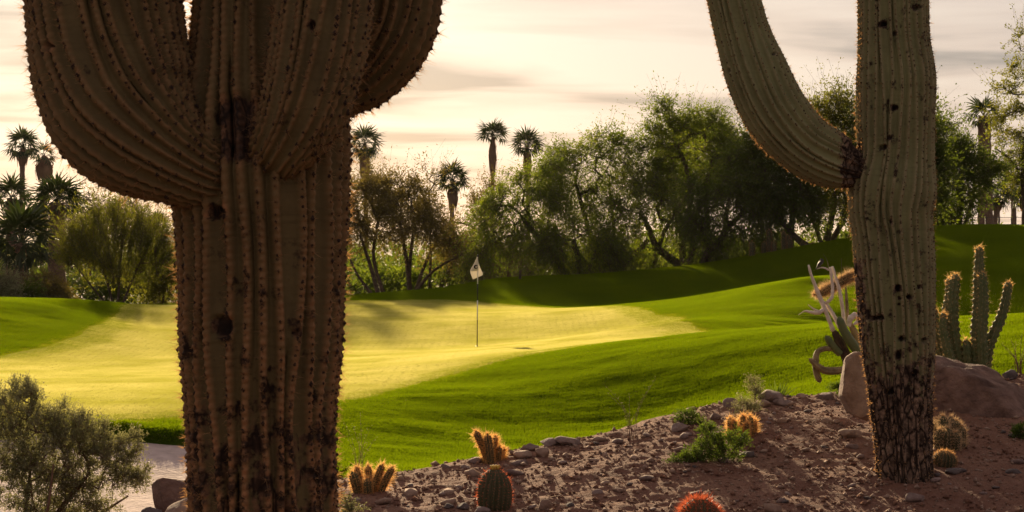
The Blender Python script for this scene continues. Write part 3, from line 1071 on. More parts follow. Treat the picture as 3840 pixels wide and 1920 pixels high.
def branch_system(trunks, targets, r, step=0.4, wig=0.12, tip_r=0.008, expo=0.5, lo=0.35):
    """grow limbs from trunk polylines to the targets; returns nodes, parents, radii"""
    nodes, par, minr, att = [], [], [], []
    for tr in trunks:
        q = np.asarray(tr, float)
        L = np.linalg.norm(np.diff(q[:, :3], axis=0), axis=1).sum()
        k = max(4, int(L / step))
        q = spline(q, k)
        for i_ in range(k):
            par.append(len(nodes) - 1 if i_ else -1)
            nodes.append(q[i_, :3])
            minr.append(q[i_, 3])
            att.append(i_ >= k * lo)
    nodes = [np.array(a) for a in nodes]
    top = np.mean([np.asarray(t_)[-1][:3] for t_ in trunks], 0)
    order = np.argsort(np.linalg.norm(targets - top, axis=1))
    arr = np.array(nodes)
    ends = []
    for t_ in targets[order]:
        dist = np.linalg.norm(arr - t_, axis=1) + np.where(np.array(att), 0, 50)
        dist = dist + np.where(arr[:, 2] > t_[2] + 0.6, 0.8, 0.0)
        k = int(dist.argmin())
        D = np.linalg.norm(arr[k] - t_)
        m = max(1, int(D / step))
        a = arr[k]
        b = t_
        off = r.normal(0, wig * D, 3) + np.array([0, 0, 0.12 * D])
        prev = k
        new = []
        for q in range(1, m + 1):
            u = q / m
            p = a * (1 - u) + b * u + off * (4 * u * (1 - u)) * 0.5
            par.append(prev)
            prev = len(par) - 1
            new.append(p)
            minr.append(0.0)
            att.append(True)
        arr = np.concatenate([arr, np.array(new)])
        ends.append(prev)
    cnt = np.zeros(len(arr))
    cnt[ends] = 1
    for k in range(len(arr) - 1, -1, -1):
        if par[k] >= 0:
            cnt[par[k]] += cnt[k]
    rad = np.maximum(tip_r * np.maximum(cnt, 1)**expo, np.array(minr))
    return arr, np.array(par), rad, np.array(ends), order


def segs_mesh(arr, par, rad, mb, seg=4):
    k = np.where(par >= 0)[0]
    a, b = arr[par[k]], arr[k]
    ra_, rb_ = np.minimum(rad[par[k]], rad[k] * 1.6), rad[k]
    t = unit(b - a)
    ref = np.where(np.abs(t[:, 2:3]) < 0.9, np.array([[0, 0, 1.0]]), np.array([[1.0, 0, 0]]))
    n1 = unit(np.cross(t, ref))
    n2 = np.cross(t, n1)
    th = np.linspace(0, 2 * PI, seg, endpoint=False)
    cs, sn = np.cos(th)[None, :, None], np.sin(th)[None, :, None]
    dirn = n1[:, None] * cs + n2[:, None] * sn
    va = a[:, None] - t[:, None] * (0.3 * rb_)[:, None, None] + dirn * ra_[:, None, None]
    vb = b[:, None] + t[:, None] * (0.3 * rb_)[:, None, None] + dirn * rb_[:, None, None]
    v = np.concatenate([va, vb], 1).reshape(-1, 3)
    base = np.arange(len(k))[:, None, None] * (2 * seg)
    j = np.arange(seg)[None, :, None]
    jj = (j + 1) % seg
    f = np.concatenate([base + j, base + jj, base + seg + jj, base + seg + j], -1).reshape(-1, 4)
    mb.add(v, f)


def leaf_sprays(mb, twig_mb, centres, outward, r, twigs, tl, leaves, L, W, droop, up, jit, tw_r=0.004, spread=1.0, K=2):
    """twigs leaving each centre, narrow leaves along them"""
    n = len(centres) * twigs
    c = np.repeat(centres, twigs, 0)
    o = np.repeat(outward, twigs, 0)
    d = unit(r.normal(0, 1, (n, 3)) * spread + o * 0.7 + np.array([0, 0, up]))
    ln = tl * r.uniform(0.5, 1.25, n)
    u = np.linspace(0, 1, K + 1)
    path = c[:, None] + d[:, None] * (u[None, :, None] * ln[:, None, None])
    path[..., 2] -= droop * (u[None]**2) * ln[:, None]
    if twig_mb is not None:
        for q in range(K):
            a, b = path[:, q], path[:, q + 1]
            t = unit(b - a)
            n1 = unit(np.cross(t, np.array([0.3, 0.2, 1.0])))
            n2 = np.cross(t, n1)
            w0, w1 = tw_r * (1 - 0.4 * q), tw_r * (1 - 0.4 * (q + 1))
            ring = [n1, -0.5 * n1 + 0.87 * n2, -0.5 * n1 - 0.87 * n2]
            v = np.stack([a + k_ * w0 for k_ in ring] + [b + k_ * w1 for k_ in ring], 1).reshape(-1, 3)
            bse = np.arange(n)[:, None] * 6
            f = np.concatenate([bse + np.array([[0, 1, 4, 3]]), bse + np.array([[1, 2, 5, 4]]), bse + np.array([[2, 0, 3, 5]])])
            twig_mb.add(v, f)
    m = n * leaves
    uu = r.uniform(0.12, 1.0, m)
    ti = np.repeat(np.arange(n), leaves)
    pos = c[ti] + d[ti] * (uu * ln[ti])[:, None]
    pos[:, 2] -= droop * uu**2 * ln[ti]
    pos += r.normal(0, jit, (m, 3))
    ld = unit(d[ti] * 0.9 + r.normal(0, 0.7, (m, 3)) + np.array([0, 0, -droop * 0.9]))
    sd = unit(np.cross(ld, r.normal(0, 1, (m, 3))))
    l_ = (L * r.uniform(0.6, 1.3, m))[:, None]
    w_ = (W * r.uniform(0.6, 1.3, m))[:, None]
    v = np.stack([pos, pos + ld * l_ * 0.5 + sd * w_ * 0.5, pos + ld * l_, pos + ld * l_ * 0.5 - sd * w_ * 0.5], 1).reshape(-1, 3)
    mb.add(v, np.arange(4 * m).reshape(-1, 4))


def tree(name, label, cat, d, trunks, lobes, leafm, seed, clumps=90, twigs=7, leaves=26, tl=0.75, L=0.11, W=0.035, droop=0.3, up=0.15, jit=0.05,
         tip_r=0.009, group=None, step=0.4, lo=0.35, barkm='bark', shell=0.45, wig=0.12, expo=0.5, tw_r=0.005, spread=1.0, root=True, cl_scatter=None):
    r = np.random.default_rng(seed)
    if d > 40:
        L, W, tl, clumps, leaves = L * 1.3, W * 1.55, tl * 1.25, int(clumps * 1.0), int(leaves * .72)
    tw = []
    for tr in trunks:
        rows = []
        for (px, py, rm, *dd) in tr:
            p = P(px, py, d + (dd[0] if dd else 0))
            rows.append([*p, rm])
        if root:
            rows[0][2] = ground_z(rows[0][0], rows[0][1]) - 0.08
        tw.append(np.array(rows))
    base = tw[0][0][:3].copy()
    base[2] += 0.08
    o = thing(name, base, label, cat, group)
    tg = scatter_lobes(lobes, d, clumps, r, shell)
    tg[:, 2] = np.maximum(tg[:, 2], base[2] + (0.15 if d > 40 else 0.012))
    arr, par, rad, ends, order = branch_system(tw, tg, r, step, wig, tip_r, expo, lo)
    mb = MB()
    segs_mesh(arr, par, rad, mb)
    tk = MB()
    lf = MB()
    cen = tg.mean(0)
    leaf_sprays(lf, mb, tg, unit(tg - cen), r, twigs, tl, leaves, L, W, droop, up, jit, tw_r, spread, 1 if d > 40 else 2)
    if d > 40:
        rel = np.linalg.norm((tg - cen) / (tg.std(0) + .01), axis=1)
        outer = tg[rel > np.quantile(rel, .55)]
        leaf_sprays(lf, mb, outer, unit(outer - cen) + np.array([0, 0, .25]), r, 3, tl * 1.9, int(leaves * .7), L * .8, W * .8, droop * .8, up + .1, jit * 1.6, tw_r, .55, 1)
    mb.build('trunk', M[barkm], o, True)
    lf.build('crown', M[leafm], o)
    return o


G_T = 'trees along the far side of the green'
# brown-olive mesquites behind the flag
tree('mesquite_tree', 'olive-brown mesquite with many slanting stems, just beside the near saguaro trunk', 'tree', 80,
     [[(1420, 1110, .10), (1390, 1000, .08), (1350, 880, .05)], [(1440, 1110, .09, .5), (1400, 960, .07, .5), (1420, 820, .05, .5)], [(1400, 1115, .07, -.4), (1340, 1030, .05, -.4), (1300, 940, .03, -.4)]],
     [(1360, 780, 110, 95), (1430, 830, 110, 80), (1300, 860, 70, 90), (1390, 720, 60, 50)], 'leaf_olive', 101, 80, 8, 26, .8, .10, .034, .25, .3, .06, group=G_T)
tree('mesquite_tree', 'tall mesquite hidden behind the near saguaro trunk, only twigs showing at its side', 'tree', 86,
     [[(1060, 1120, .16), (1080, 950, .13), (1110, 760, .09), (1120, 600, .05)], [(1050, 1120, .12, .5), (1000, 900, .09, .5), (960, 720, .06, .5)]],
     [(1080, 480, 120, 80), (1180, 560, 90, 80), (980, 560, 100, 80), (1200, 680, 100, 70), (1080, 640, 130, 80), (920, 680, 90, 80), (1240, 780, 80, 70), (1100, 780, 140, 70)], 'leaf_olive', 123, 150, 8, 22, .85, .10, .036, .2, .3, .06, group=G_T)
tree('mesquite_tree', 'spreading olive mesquite with a fan of bare stems, left of the flag', 'tree', 83,
     [[(1540, 1100, .11), (1525, 980, .09), (1500, 840, .06)], [(1555, 1100, .10, .6), (1590, 1000, .07, .6), (1640, 900, .05, .6)], [(1550, 1100, .09, -.5), (1620, 1020, .06, -.5), (1740, 950, .04, -.5)],
      [(1535, 1100, .08, .2), (1540, 950, .06, .2), (1560, 820, .04, .2)]],
     [(1500, 770, 120, 80), (1590, 800, 90, 80), (1450, 720, 60, 55), (1560, 850, 130, 60), (1680, 900, 80, 50), (1545, 715, 50, 45)], 'leaf_olive', 102, 130, 8, 24, .8, .10, .034, .25, .3, .06, group=G_T)
tree('mesquite_tree', 'thin airy mesquite sapling with wispy top between the flag and near palm', 'tree', 86,
     [[(1610, 1100, .07), (1615, 900, .05), (1608, 720, .03)]], [(1610, 700, 45, 70), (1640, 660, 50, 26), (1600, 780, 60, 60)], 'leaf_olive', 103, 30, 5, 10, .7, .10, .032, .1, .4, .06, group=G_T)
tree('mesquite_tree', 'straggly yellowish mesquite with a long diagonal limb behind the flag', 'tree', 88,
     [[(1640, 1100, .10), (1690, 1000, .08), (1800, 880, .05), (1900, 780, .03)]], [(1720, 880, 100, 60), (1810, 800, 60, 70), (1750, 940, 110, 55), (1840, 730, 45, 40)],
     'leaf_olive', 104, 80, 7, 20, .8, .10, .034, .35, .2, .06, group=G_T)
# weeping palo verdes
tree('palo_verde_tree', 'dark weeping palo verde dome with a leaning trunk, right behind the flag', 'tree', 79,
     [[(2130, 1060, .17), (2090, 985, .14), (2030, 900, .10), (1960, 820, .07)]],
     [(1890, 760, 110, 70), (2010, 720, 90, 80), (1830, 850, 70, 110), (1960, 850, 80, 80), (2070, 820, 60, 120), (1950, 670, 60, 40), (2060, 650, 60, 50), (1800, 930, 40, 70)], 'leaf_green', 105, 120, 9, 28, 1.0, .11, .030, .95, .1, .07, group=G_T)
tree('palo_verde_tree', 'low dark weeping palo verde mound hanging down to the hill crest', 'tree', 78,
     [[(2180, 1050, .14), (2170, 970, .12), (2150, 900, .08)], [(2190, 1050, .10, .4), (2230, 960, .08, .4), (2260, 880, .05, .4)]],
     [(2160, 890, 120, 80), (2080, 930, 80, 80), (2250, 910, 80, 80), (2180, 960, 130, 60)], 'leaf_green', 106, 105, 8, 26, .95, .11, .030, 1.0, .05, .07, group=G_T)
tree('palo_verde_tree', 'feathery palo verde reaching up beside the twin palms', 'tree', 82,
     [[(2250, 1050, .15), (2230, 940, .12), (2190, 800, .09), (2160, 690, .06)], [(2250, 1050, .12, .5), (2300, 900, .09, .5), (2290, 740, .06, .5)]],
     [(2100, 600, 90, 55), (2180, 570, 90, 60), (2270, 540, 80, 65), (2150, 680, 120, 60), (2290, 640, 90, 70), (2220, 760, 110, 60), (2330, 560, 50, 60), (2050, 660, 60, 50)],
     'leaf_green', 107, 130, 8, 24, .85, .11, .030, .6, .25, .07, group=G_T)
tree('palo_verde_tree', 'palo verde with a pale forked leaning trunk low on the hill crest', 'tree', 80,
     [[(2570, 1035, .18), (2500, 960, .16), (2445, 900, .13), (2440, 870, .11), (2400, 800, .08)], [(2445, 895, .10), (2500, 850, .08), (2540, 790, .06)], [(2290, 1035, .13, .3), (2350, 985, .11, .3), (2430, 900, .09, .3)]],
     [(2370, 760, 110, 70), (2470, 740, 110, 80), (2330, 860, 80, 70), (2540, 820, 80, 70), (2440, 660, 90, 60), (2400, 960, 120, 50), (2300, 960, 60, 60)], 'leaf_green', 108, 150, 8, 26, .95, .11, .030, .9, .1, .07, group=G_T, lo=0.6)
tree('palo_verde_tree', 'second-row palo verde added behind the tallest open one to shade the hill', 'tree', 86,  # extra tree, put in to throw shade on the right-hand hill
     [[(2660, 1030, .16), (2655, 850, .13), (2640, 700, .09)], [(2665, 1030, .12, .4), (2720, 840, .09, .4), (2740, 700, .06, .4)]],
     [(2620, 520, 90, 65), (2710, 545, 90, 65), (2550, 570, 80, 60), (2680, 640, 130, 80), (2560, 690, 90, 60)], 'leaf_green', 124, 130, 8, 24, .8, .11, .044, .35, .3, .07, group=G_T)
tree('palo_verde_tree', 'tallest open palo verde, airy tufts standing high over the tree line', 'tree', 80,
     [[(2560, 1030, .17), (2560, 900, .14), (2590, 740, .11), (2570, 620, .08), (2520, 520, .05)], [(2575, 760, .09), (2660, 640, .07), (2700, 520, .04)]],
     [(2500, 400, 36, 40), (2480, 480, 75, 60), (2570, 460, 85, 55), (2660, 470, 75, 55), (2720, 520, 60, 60), (2450, 560, 60, 60), (2590, 570, 110, 50), (2690, 610, 80, 60), (2520, 640, 90, 50)],
     'leaf_green', 109, 135, 8, 24, .75, .10, .034, .35, .4, .07, group=G_T)
tree('palo_verde_tree', 'dense palo verde with a snaking pale trunk under the saguaro arm', 'tree', 77,
     [[(2635, 1025, .16), (2645, 960, .15), (2700, 900, .13), (2740, 840, .11), (2800, 790, .08)], [(2580, 1030, .12, .5), (2600, 930, .10, .5), (2640, 850, .07, .5)]],
     [(2700, 740, 100, 80), (2790, 700, 100, 90), (2640, 840, 70, 70), (2720, 840, 80, 60), (2860, 780, 80, 80), (2790, 600, 80, 70), (2620, 740, 70, 60), (2840, 880, 60, 50), (2700, 940, 70, 40)],
     'leaf_dark', 110, 150, 9, 28, .95, .11, .030, .85, .1, .07, group=G_T)
tree('palo_verde_tree', 'leaning dark-stemmed tree under the elbow of the saguaro arm', 'tree', 76.5,
     [[(3040, 985, .15), (3000, 905, .13), (2930, 830, .11), (2880, 760, .07)], [(2965, 860, .08), (2975, 790, .06), (2990, 720, .04)]],
     [(2900, 640, 90, 80), (2950, 720, 90, 60), (2860, 720, 80, 70), (3010, 760, 70, 50), (2850, 590, 60, 60), (2890, 510, 70, 60), (2960, 560, 60, 60)], 'leaf_dark', 111, 170, 9, 26, .85, .11, .044, .3, .3, .06, group=G_T)
tree('mesquite_tree', 'yellow-green tree with twin dark stems peeping between saguaro arm and trunk', 'tree', 77.5,
     [[(3090, 960, .16), (3110, 860, .13), (3130, 720, .10), (3120, 560, .06)], [(3100, 960, .13, .4), (3150, 850, .11, .4), (3190, 700, .08, .4)], [(3085, 960, .10, -.3), (3050, 830, .07, -.3), (3010, 770, .05, -.3)]],
     [(3100, 440, 80, 70), (3150, 400, 60, 45), (3160, 500, 80, 80), (3080, 560, 80, 70), (3200, 620, 80, 80), (3060, 700, 70, 60), (3150, 720, 70, 60), (3240, 480, 60, 60)],
     'leaf_yellow', 112, 140, 8, 24, .8, .10, .042, .15, .35, .06, group=G_T)
tree('acacia_tree', 'dense dark round tree just beyond the tall saguaro trunk, by the fence', 'tree', 80,
     [[(3590, 868, .15), (3600, 780, .12), (3590, 660, .08)], [(3600, 868, .10, .4), (3640, 770, .08, .4), (3660, 680, .05, .4)], [(3580, 868, .08, -.4), (3540, 790, .06, -.4), (3510, 740, .04, -.4)]],
     [(3560, 600, 90, 90), (3640, 630, 80, 70), (3530, 510, 50, 45), (3500, 680, 60, 80), (3610, 710, 90, 60), (3700, 640, 50, 50), (3560, 800, 90, 50), (3520, 840, 60, 40)],
     'leaf_dark', 113, 140, 9, 28, .75, .10, .040, .15, .25, .06, group=G_T)
tree('mesquite_tree', 'leafy tree mostly hidden by the tall saguaro trunk, showing at its side', 'tree', 75,
     [[(3400, 880, .15), (3390, 760, .12), (3380, 620, .08)], [(3410, 880, .11, .4), (3450, 740, .08, .4), (3480, 640, .05, .4)]],
     [(3380, 480, 110, 80), (3300, 560, 80, 80), (3460, 560, 80, 80), (3380, 640, 130, 80), (3300, 740, 80, 60), (3450, 740, 80, 60)], 'leaf_dark', 122, 170, 9, 26, .9, .12, .052, .15, .3, .06, group=G_T)
tree('acacia_tree', 'tall layered acacia at the picture edge, branches in flat sprays', 'tree', 84,
     [[(3870, 880, .17), (3840, 720, .14), (3850, 500, .11), (3900, 200, .06)], [(3845, 640, .07), (3790, 600, .05), (3740, 560, .03)]],
     [(3800, 260, 45, 16), (3850, 190, 60, 16), (3840, 130, 45, 12), (3790, 345, 70, 24), (3850, 300, 60, 24), (3760, 430, 75, 26), (3840, 410, 70, 30), (3800, 500, 80, 30), (3860, 580, 80, 40), (3790, 590, 60, 30), (3830, 660, 50, 30), (3920, 350, 60, 80)],
     'leaf_yellow', 114, 105, 7, 24, .6, .10, .036, .12, .12, .05, group=G_T, shell=0.6)
# left background
tree('desert_shrub', 'big feathery yellow-green broom shrub behind the green, beside the near saguaro', 'shrub', 67,
     [[(430, 1150, .05), (400, 1050, .04), (360, 930, .02)], [(440, 1150, .05), (450, 1020, .04), (460, 880, .02)], [(450, 1150, .05), (500, 1040, .04), (560, 920, .02)], [(425, 1150, .04), (340, 1070, .03), (280, 990, .02)]],
     [(430, 900, 130, 90), (340, 960, 90, 90), (530, 930, 100, 90), (440, 1030, 170, 80), (600, 1000, 40, 70), (270, 1010, 50, 60)], 'leaf_yellow', 115, 150, 8, 26, 1.0, .13, .020, .0, 1.9, .05, tip_r=.006, lo=.1, shell=.6, tw_r=.004, spread=.6)
tree('desert_shrub', 'rounded bright yellow-green shrub half hidden by the near saguaro trunk', 'shrub', 70,
     [[(610, 1145, .05), (615, 1080, .03), (620, 1000, .02)]], [(610, 1010, 60, 80), (580, 1080, 70, 60), (650, 1060, 50, 70)], 'leaf_yellow', 116, 60, 8, 26, .6, .09, .030, .0, .5, .06, tip_r=.006, lo=.1)
tree('mesquite_tree', 'hazy brown mesquite under the big saguaro arm', 'tree', 96,
     [[(330, 1120, .12), (340, 950, .09), (360, 830, .06)], [(345, 1120, .10, .4), (450, 940, .07, .4), (520, 830, .04, .4)]],
     [(300, 790, 110, 60), (420, 800, 120, 55), (520, 840, 80, 50), (360, 870, 150, 60), (560, 900, 60, 60), (200, 860, 100, 70)], 'leaf_brush', 117, 110, 8, 22, .8, .10, .034, .2, .3, .06)
tree('desert_shrub', 'small pale weeping shrub at the foot of the fan palms', 'shrub', 66,
     [[(170, 1150, .04), (165, 1100, .03), (160, 1060, .02)]], [(165, 1080, 60, 55), (130, 1110, 50, 40), (200, 1110, 50, 40)], 'leaf_olive', 118, 55, 8, 26, .55, .10, .022, .9, .3, .05, tip_r=.006, lo=.1)
tree('desert_shrub', 'grey-green spiky shrub at the picture edge beyond the mound', 'shrub', 64,
     [[(10, 1155, .04), (12, 1120, .03), (15, 1080, .02)]], [(10, 1090, 50, 45), (-30, 1110, 60, 50), (40, 1125, 40, 25)], 'leaf_grey', 119, 45, 8, 24, .45, .10, .025, .0, .5, .05, tip_r=.006, lo=.1)
tree('desert_shrub', 'low dark leafy shrub under the fan palms', 'shrub', 65, [[(90, 1152, .04), (92, 1130, .03), (95, 1110, .02)]],
     [(95, 1125, 45, 28), (60, 1130, 30, 22)], 'leaf_dark', 120, 30, 8, 26, .3, .10, .05, .1, .5, .04, tip_r=.006, lo=.1)
tree('desert_shrub', 'grey leafless brush thicket on the hill crest behind the flag', 'shrub', 83,
     [[(1900, 1075, .04), (1905, 1040, .03), (1910, 990, .02)]], [(1900, 1000, 60, 50), (1850, 1030, 60, 40), (1950, 1010, 50, 50), (1820, 1050, 40, 30)], 'leaf_brush', 121, 60, 10, 8, .7, .10, .012, .0, .8, .05, tip_r=.006, lo=.1, barkm='twig')

# hazy brush filling in behind the tree row, a far-off mass
r = np.random.default_rng(77)
bm_, bl_ = MB(), MB()
cs = []
for x in np.arange(-38, 46, 1.5):
    for q in range(3):
        y = (r.uniform(87, 95) if x < 12 else r.uniform(92, 98)) if q == 0 else r.uniform(100, 150)
        xx = x * (y / 115) + r.uniform(-1.5, 1.5)
        hh = r.uniform(1.2, 2.6) if q == 0 else r.uniform(1.8, 3.8)
        g0 = float(lawn_h(np.array([xx]), np.array([y]))[0])
        k = 15
        cs.append(np.c_[xx + r.normal(0, .9, k), y + r.normal(0, .9, k), g0 + np.abs(r.normal(0, .5, k)) * hh * 0.6 + .15])
cs = np.concatenate(cs)
leaf_sprays(bl_, None, cs, np.tile([[0, 0, .4]], (len(cs), 1)), r, 4, 1.2, 9, .34, .14, .25, .4, .14, .012)
brush = bl_.build('brush', M['leaf_dark'])
tag(brush, 'far-off mass of hazy desert brush seen between the trunks', 'brush', kind='stuff')


# ------------------------------------------------------------------ fan palms
def frond_mesh(seed, seg=11):
    """one fan frond, unit length, growing along +x, facing +z"""
    r = np.random.default_rng(seed)
    mb = MB()
    tube(mb, [(0, 0, 0), (.22, 0, .03), (.44, 0, .03)], [.016, .012, .010], 4)
    fan = np.linspace(-1.55, 1.55, seg)
    for a in fan:
        l = 0.66 * (1 - 0.22 * abs(a)) * r.uniform(.85, 1.1)
        d = np.array([math.cos(a), math.sin(a), 0])
        s = np.array([-math.sin(a), math.cos(a), 0])
        p = np.array([.42, 0, .03])
        w = .042
        dz = -0.05 - 0.10 * abs(a)
        tip = p + d * l + np.array([0, 0, dz * 1.5 - r.uniform(0, .10)])
        mid = p + d * l * .55 + np.array([0, 0, dz * .4])
        up_ = np.array([0, 0, .014])
        mb.add([p, mid + s * w, mid + up_, mid - s * w, tip], [[0, 3, 2], [0, 2, 1], [1, 2, 4], [2, 3, 4]])
    return mb.mesh('frond', M['frond'])


FR = [frond_mesh(k) for k in range(4)]


def skirt(mb, c, R, L, n, r):
    """dead fronds hanging against the trunk"""
    for k in range(n):
        a = r.uniform(0, 2 * PI)
        l = L * r.uniform(.55, 1.1)
        rr = R * r.uniform(.6, 1.1)
        z0 = -r.uniform(0, .35) * L
        d = np.array([math.cos(a), math.sin(a), 0])
        s = np.array([-math.sin(a), math.cos(a), 0])
        p = c + d * rr * .35 + np.array([0, 0, z0 + .1 * L])
        q = c + d * rr + np.array([0, 0, z0 - .45 * l])
        e2 = c + d * rr * r.uniform(.55, .95) + np.array([0, 0, z0 - l])
        w = R * r.uniform(.16, .3)
        mb.add([p, q + s * w, q - s * w, e2 + s * w * .4, e2 - s * w * .4], [[0, 2, 1], [1, 2, 4], [1, 4, 3]])


def palm(label, px, py, d, Rpx, trunk_px, seed, n=34, skirt_px=0, skirt_w=0.55, group='fan palms', low=-0.9, name='fan_palm', crownz=0):
    r = np.random.default_rng(seed)
    c = P(px, py, d)
    R = Rpx * d / F * 1.3
    tr_ = trunk_px * d / F / 2
    gz_ = ground_z(c[0], c[1])
    o = thing(name, (c[0], c[1], gz_), label, 'palm tree', group)
    mb = MB()
    H = c[2] - gz_
    k = max(8, int(H / .35))
    zz_ = np.linspace(-.1, H, k)
    lean = r.uniform(-.02, .02, 2)
    rr = tr_ * (1.25 - .35 * zz_ / H) * (1 + .06 * np.where(np.arange(k) % 2, 1, -1))
    pts = np.c_[c[0] + lean[0] * (zz_ - H), c[1] + lean[1] * (zz_ - H), gz_ + zz_]
    tube(mb, pts, rr, 9)
    mb.build('trunk', M['palm_bark'], o, False)
    if skirt_px:
        sk = MB()
        L = skirt_px * d / F
        skirt(sk, c + np.array([0, 0, -.05]), skirt_w * R * .72, L, 90, r)
        so = sk.build('dead_frond_skirt', M['dead_frond'], o)
        so['label'] = 'brown dead fronds hanging under the crown'
    for k in range(n):
        az = k * 2.39996 + r.uniform(-.3, .3)
        u = (k + .5) / n
        el = 1.45 + (low - 1.45) * u**.9 + r.uniform(-.12, .12)
        f_ = link('frond', FR[r.integers(0, 4)], o)
        s = R * r.uniform(.88, 1.12) * (1.0 if el > -.3 else .9)
        f_.scale = (s, s, s)
        f_.rotation_euler = (r.uniform(-.5, .5), -el, az)
        f_.location = (float(c[0] - o.location[0]), float(c[1] - o.location[1]), float(c[2] - o.location[2]) + .04 * R * (1 - u))
    return o


palm('tall fan palm with the longest brown skirt, standing alone in the open sky', 1848, 513, 190, 56, 13, 1, 22, 120, .30, low=-.2)
palm('tall fan palm with a full dark crown touching the feathery palo verde', 1978, 552, 190, 58, 14, 2, 26, 95, .30, low=-.55)
palm('tall shaggy fan palm right against the near saguaro trunk', 1368, 545, 180, 64, 15, 3, 28, 110, .34, low=-1.15)
palm('shorter fan palm peeping over the olive mesquites', 1697, 682, 165, 66, 16, 4, 24, 85, .32, low=-.5)
palm('tall fan palm silhouetted at the picture edge under the big saguaro arm', 85, 553, 170, 62, 20, 5, 26, 55, .36, low=-.8)
palm('tattered brown fan palm almost hidden behind the big saguaro arm', 165, 585, 185, 50, 20, 6, 14, 75, .7, low=-.9)
palm('short fan palm with thick shaggy trunk under the saguaro arm', 215, 765, 78, 100, 60, 7, 26, 40, .32, low=-.35)
palm('bushy fan palm with big drooping fronds and brown trunk, lowest of the near palms', 82, 915, 72, 125, 52, 8, 34, 70, .30, low=-1.0)
palm('fan palm with upright fan fronds at the picture edge above the bushy one', 45, 745, 80, 74, 40, 9, 24, 30, .35, low=-.5)
palm('small fan palm top beside the notch under the big arm', 588, 850, 105, 48, 24, 10, 20, 25, .5, low=-.4)
palm('fan palm rising behind the dark round tree, fronds to one side', 3690, 440, 120, 70, 52, 11, 18, 60, .35, low=-.6)
palm('low fan palm with thin trunk near the fence beneath the acacia', 3800, 705, 125, 62, 20, 12, 24, 35, .5, low=-.9)
palm('low stocky fan palm between the thick palm trunk and the fence posts', 3738, 735, 130, 55, 26, 13, 22, 40, .5, low=-.9)
palm('low dark fan palm cut by the picture edge near the fence', 3845, 735, 110, 60, 26, 14, 24, 40, .5, low=-.9)


# ------------------------------------------------------------------ small columnar cacti on the hill crest
def ribbed(mb, pts, rad, ribs, dep, seg_per=4, tipround=True, seed=0, knob=0.0):
    """ribbed stem; returns crest points and normals"""
    pts = np.asarray(pts, float)
    L = np.linalg.norm(np.diff(pts, axis=0), axis=1).sum()
    n = max(8, int(L / (.011 if knob else np.max(rad) * .45)))
    sp = spline(np.c_[pts, rad], n)
    c, R = sp[:, :3], sp[:, 3].copy()
    s = np.linspace(0, L, n)
    kr_ = np.random.default_rng(seed)
    R = R * (1 + knob * .5 * np.interp(s, np.linspace(0, L, max(4, int(L / .09))), kr_.uniform(-1, 1, max(4, int(L / .09)))))
    if tipround:
        R = R * np.sqrt(np.clip(1 - (1 - np.clip((L - s) / (R.max() * 1.2), 0, 1))**2, .002, 1))
    t, n1, n2 = frames(c)
    m = ribs * seg_per
    th = np.linspace(0, 2 * PI, m, endpoint=False)
    prof = np.abs(np.cos(PI * ((np.arange(m) / seg_per) % 1)))**1.6
    dirn = n1[:, None] * np.cos(th)[None, :, None] + n2[:, None] * np.sin(th)[None, :, None]
    kph = np.repeat(kr_.uniform(0, 6.28, ribs), seg_per)
    kn = 1 + knob * np.sin(s[:, None] * 2 * PI / .055 + kph[None]) * (1 - prof)[None]
    V = c[:, None] + dirn * (R[:, None] * (1 - dep * prof)[None] * kn)[..., None]
    i = np.arange(n - 1)[:, None] * m
    j = np.arange(m)[None]
    mb.add(V.reshape(-1, 3), np.stack([i + j, i + (j + 1) % m, i + m + (j + 1) % m, i + m + j], -1).reshape(-1, 4))
    k = np.arange(ribs) * seg_per + seg_per // 2
    return V[:, k].reshape(-1, 3), unit(dirn[:, k] * 1.0 + t[:, None] * np.where(s > L - R.max() * 1.5, .9, .15)[:, None, None]).reshape(-1, 3)


crest = [(2820, 905, 19, 'stubby dark column cactus standing alone at the low end of the row'), (2865, 908, 18, 'dark column cactus just before the tall pair on the hill crest'),
         (2884, 862, 17, 'tallest dark column cactus on the hill crest'), (2902, 905, 16, 'dark column cactus pressed against the tallest one'),
         (2938, 868, 15, 'slim column cactus at the head of the second clump on the crest'), (2952, 880, 15, 'middle column cactus of the second clump on the crest'),
         (2962, 895, 15, 'thicker column cactus closing the second clump on the crest'), (2942, 935, 14, 'short column cactus at the foot of the second clump'),
         (3010, 905, 15, 'lone column cactus beside the leaning trunk base'), (3048, 910, 14, 'last column cactus, near the tall saguaro trunk')]
for k, (px, py, w, lab) in enumerate(crest):
    d = 74.0 + (k % 3) * .5
    top = P(px, py, d)
    g0 = ground_z(top[0], d)
    o = thing('column_cactus', (top[0], d, g0), lab, 'cactus', 'column cacti on the hill crest')
    mb = MB()
    rr = w * d / F / 2
    A, N = ribbed(mb, [(top[0], d, g0 - .1), (top[0], d, (g0 + top[2]) / 2), top], [rr, rr * 1.05, rr], 10, .2)
    st = mb.build('stem', M['cactus_small'], o, True)
    s = spine_mesh(A, N, 4, .07, .010, k).build('spines', M['spine_grey'], o)
    s['kind'] = 'stuff'

# stake on the crest behind the flag
p = P(1950, 1045, 73.5)
g0 = ground_z(p[0], 73.5)
mb = MB()
tube(mb, [(p[0], 73.5, g0 - .1), (p[0], 73.5, g0 + .25), (p[0], 73.5, g0 + .36)], [.05, .048, .04], 8)
tag(mb.build('marker_stake', M['bark']), 'short dark wooden stake on the hill crest beyond the flag', 'stake')

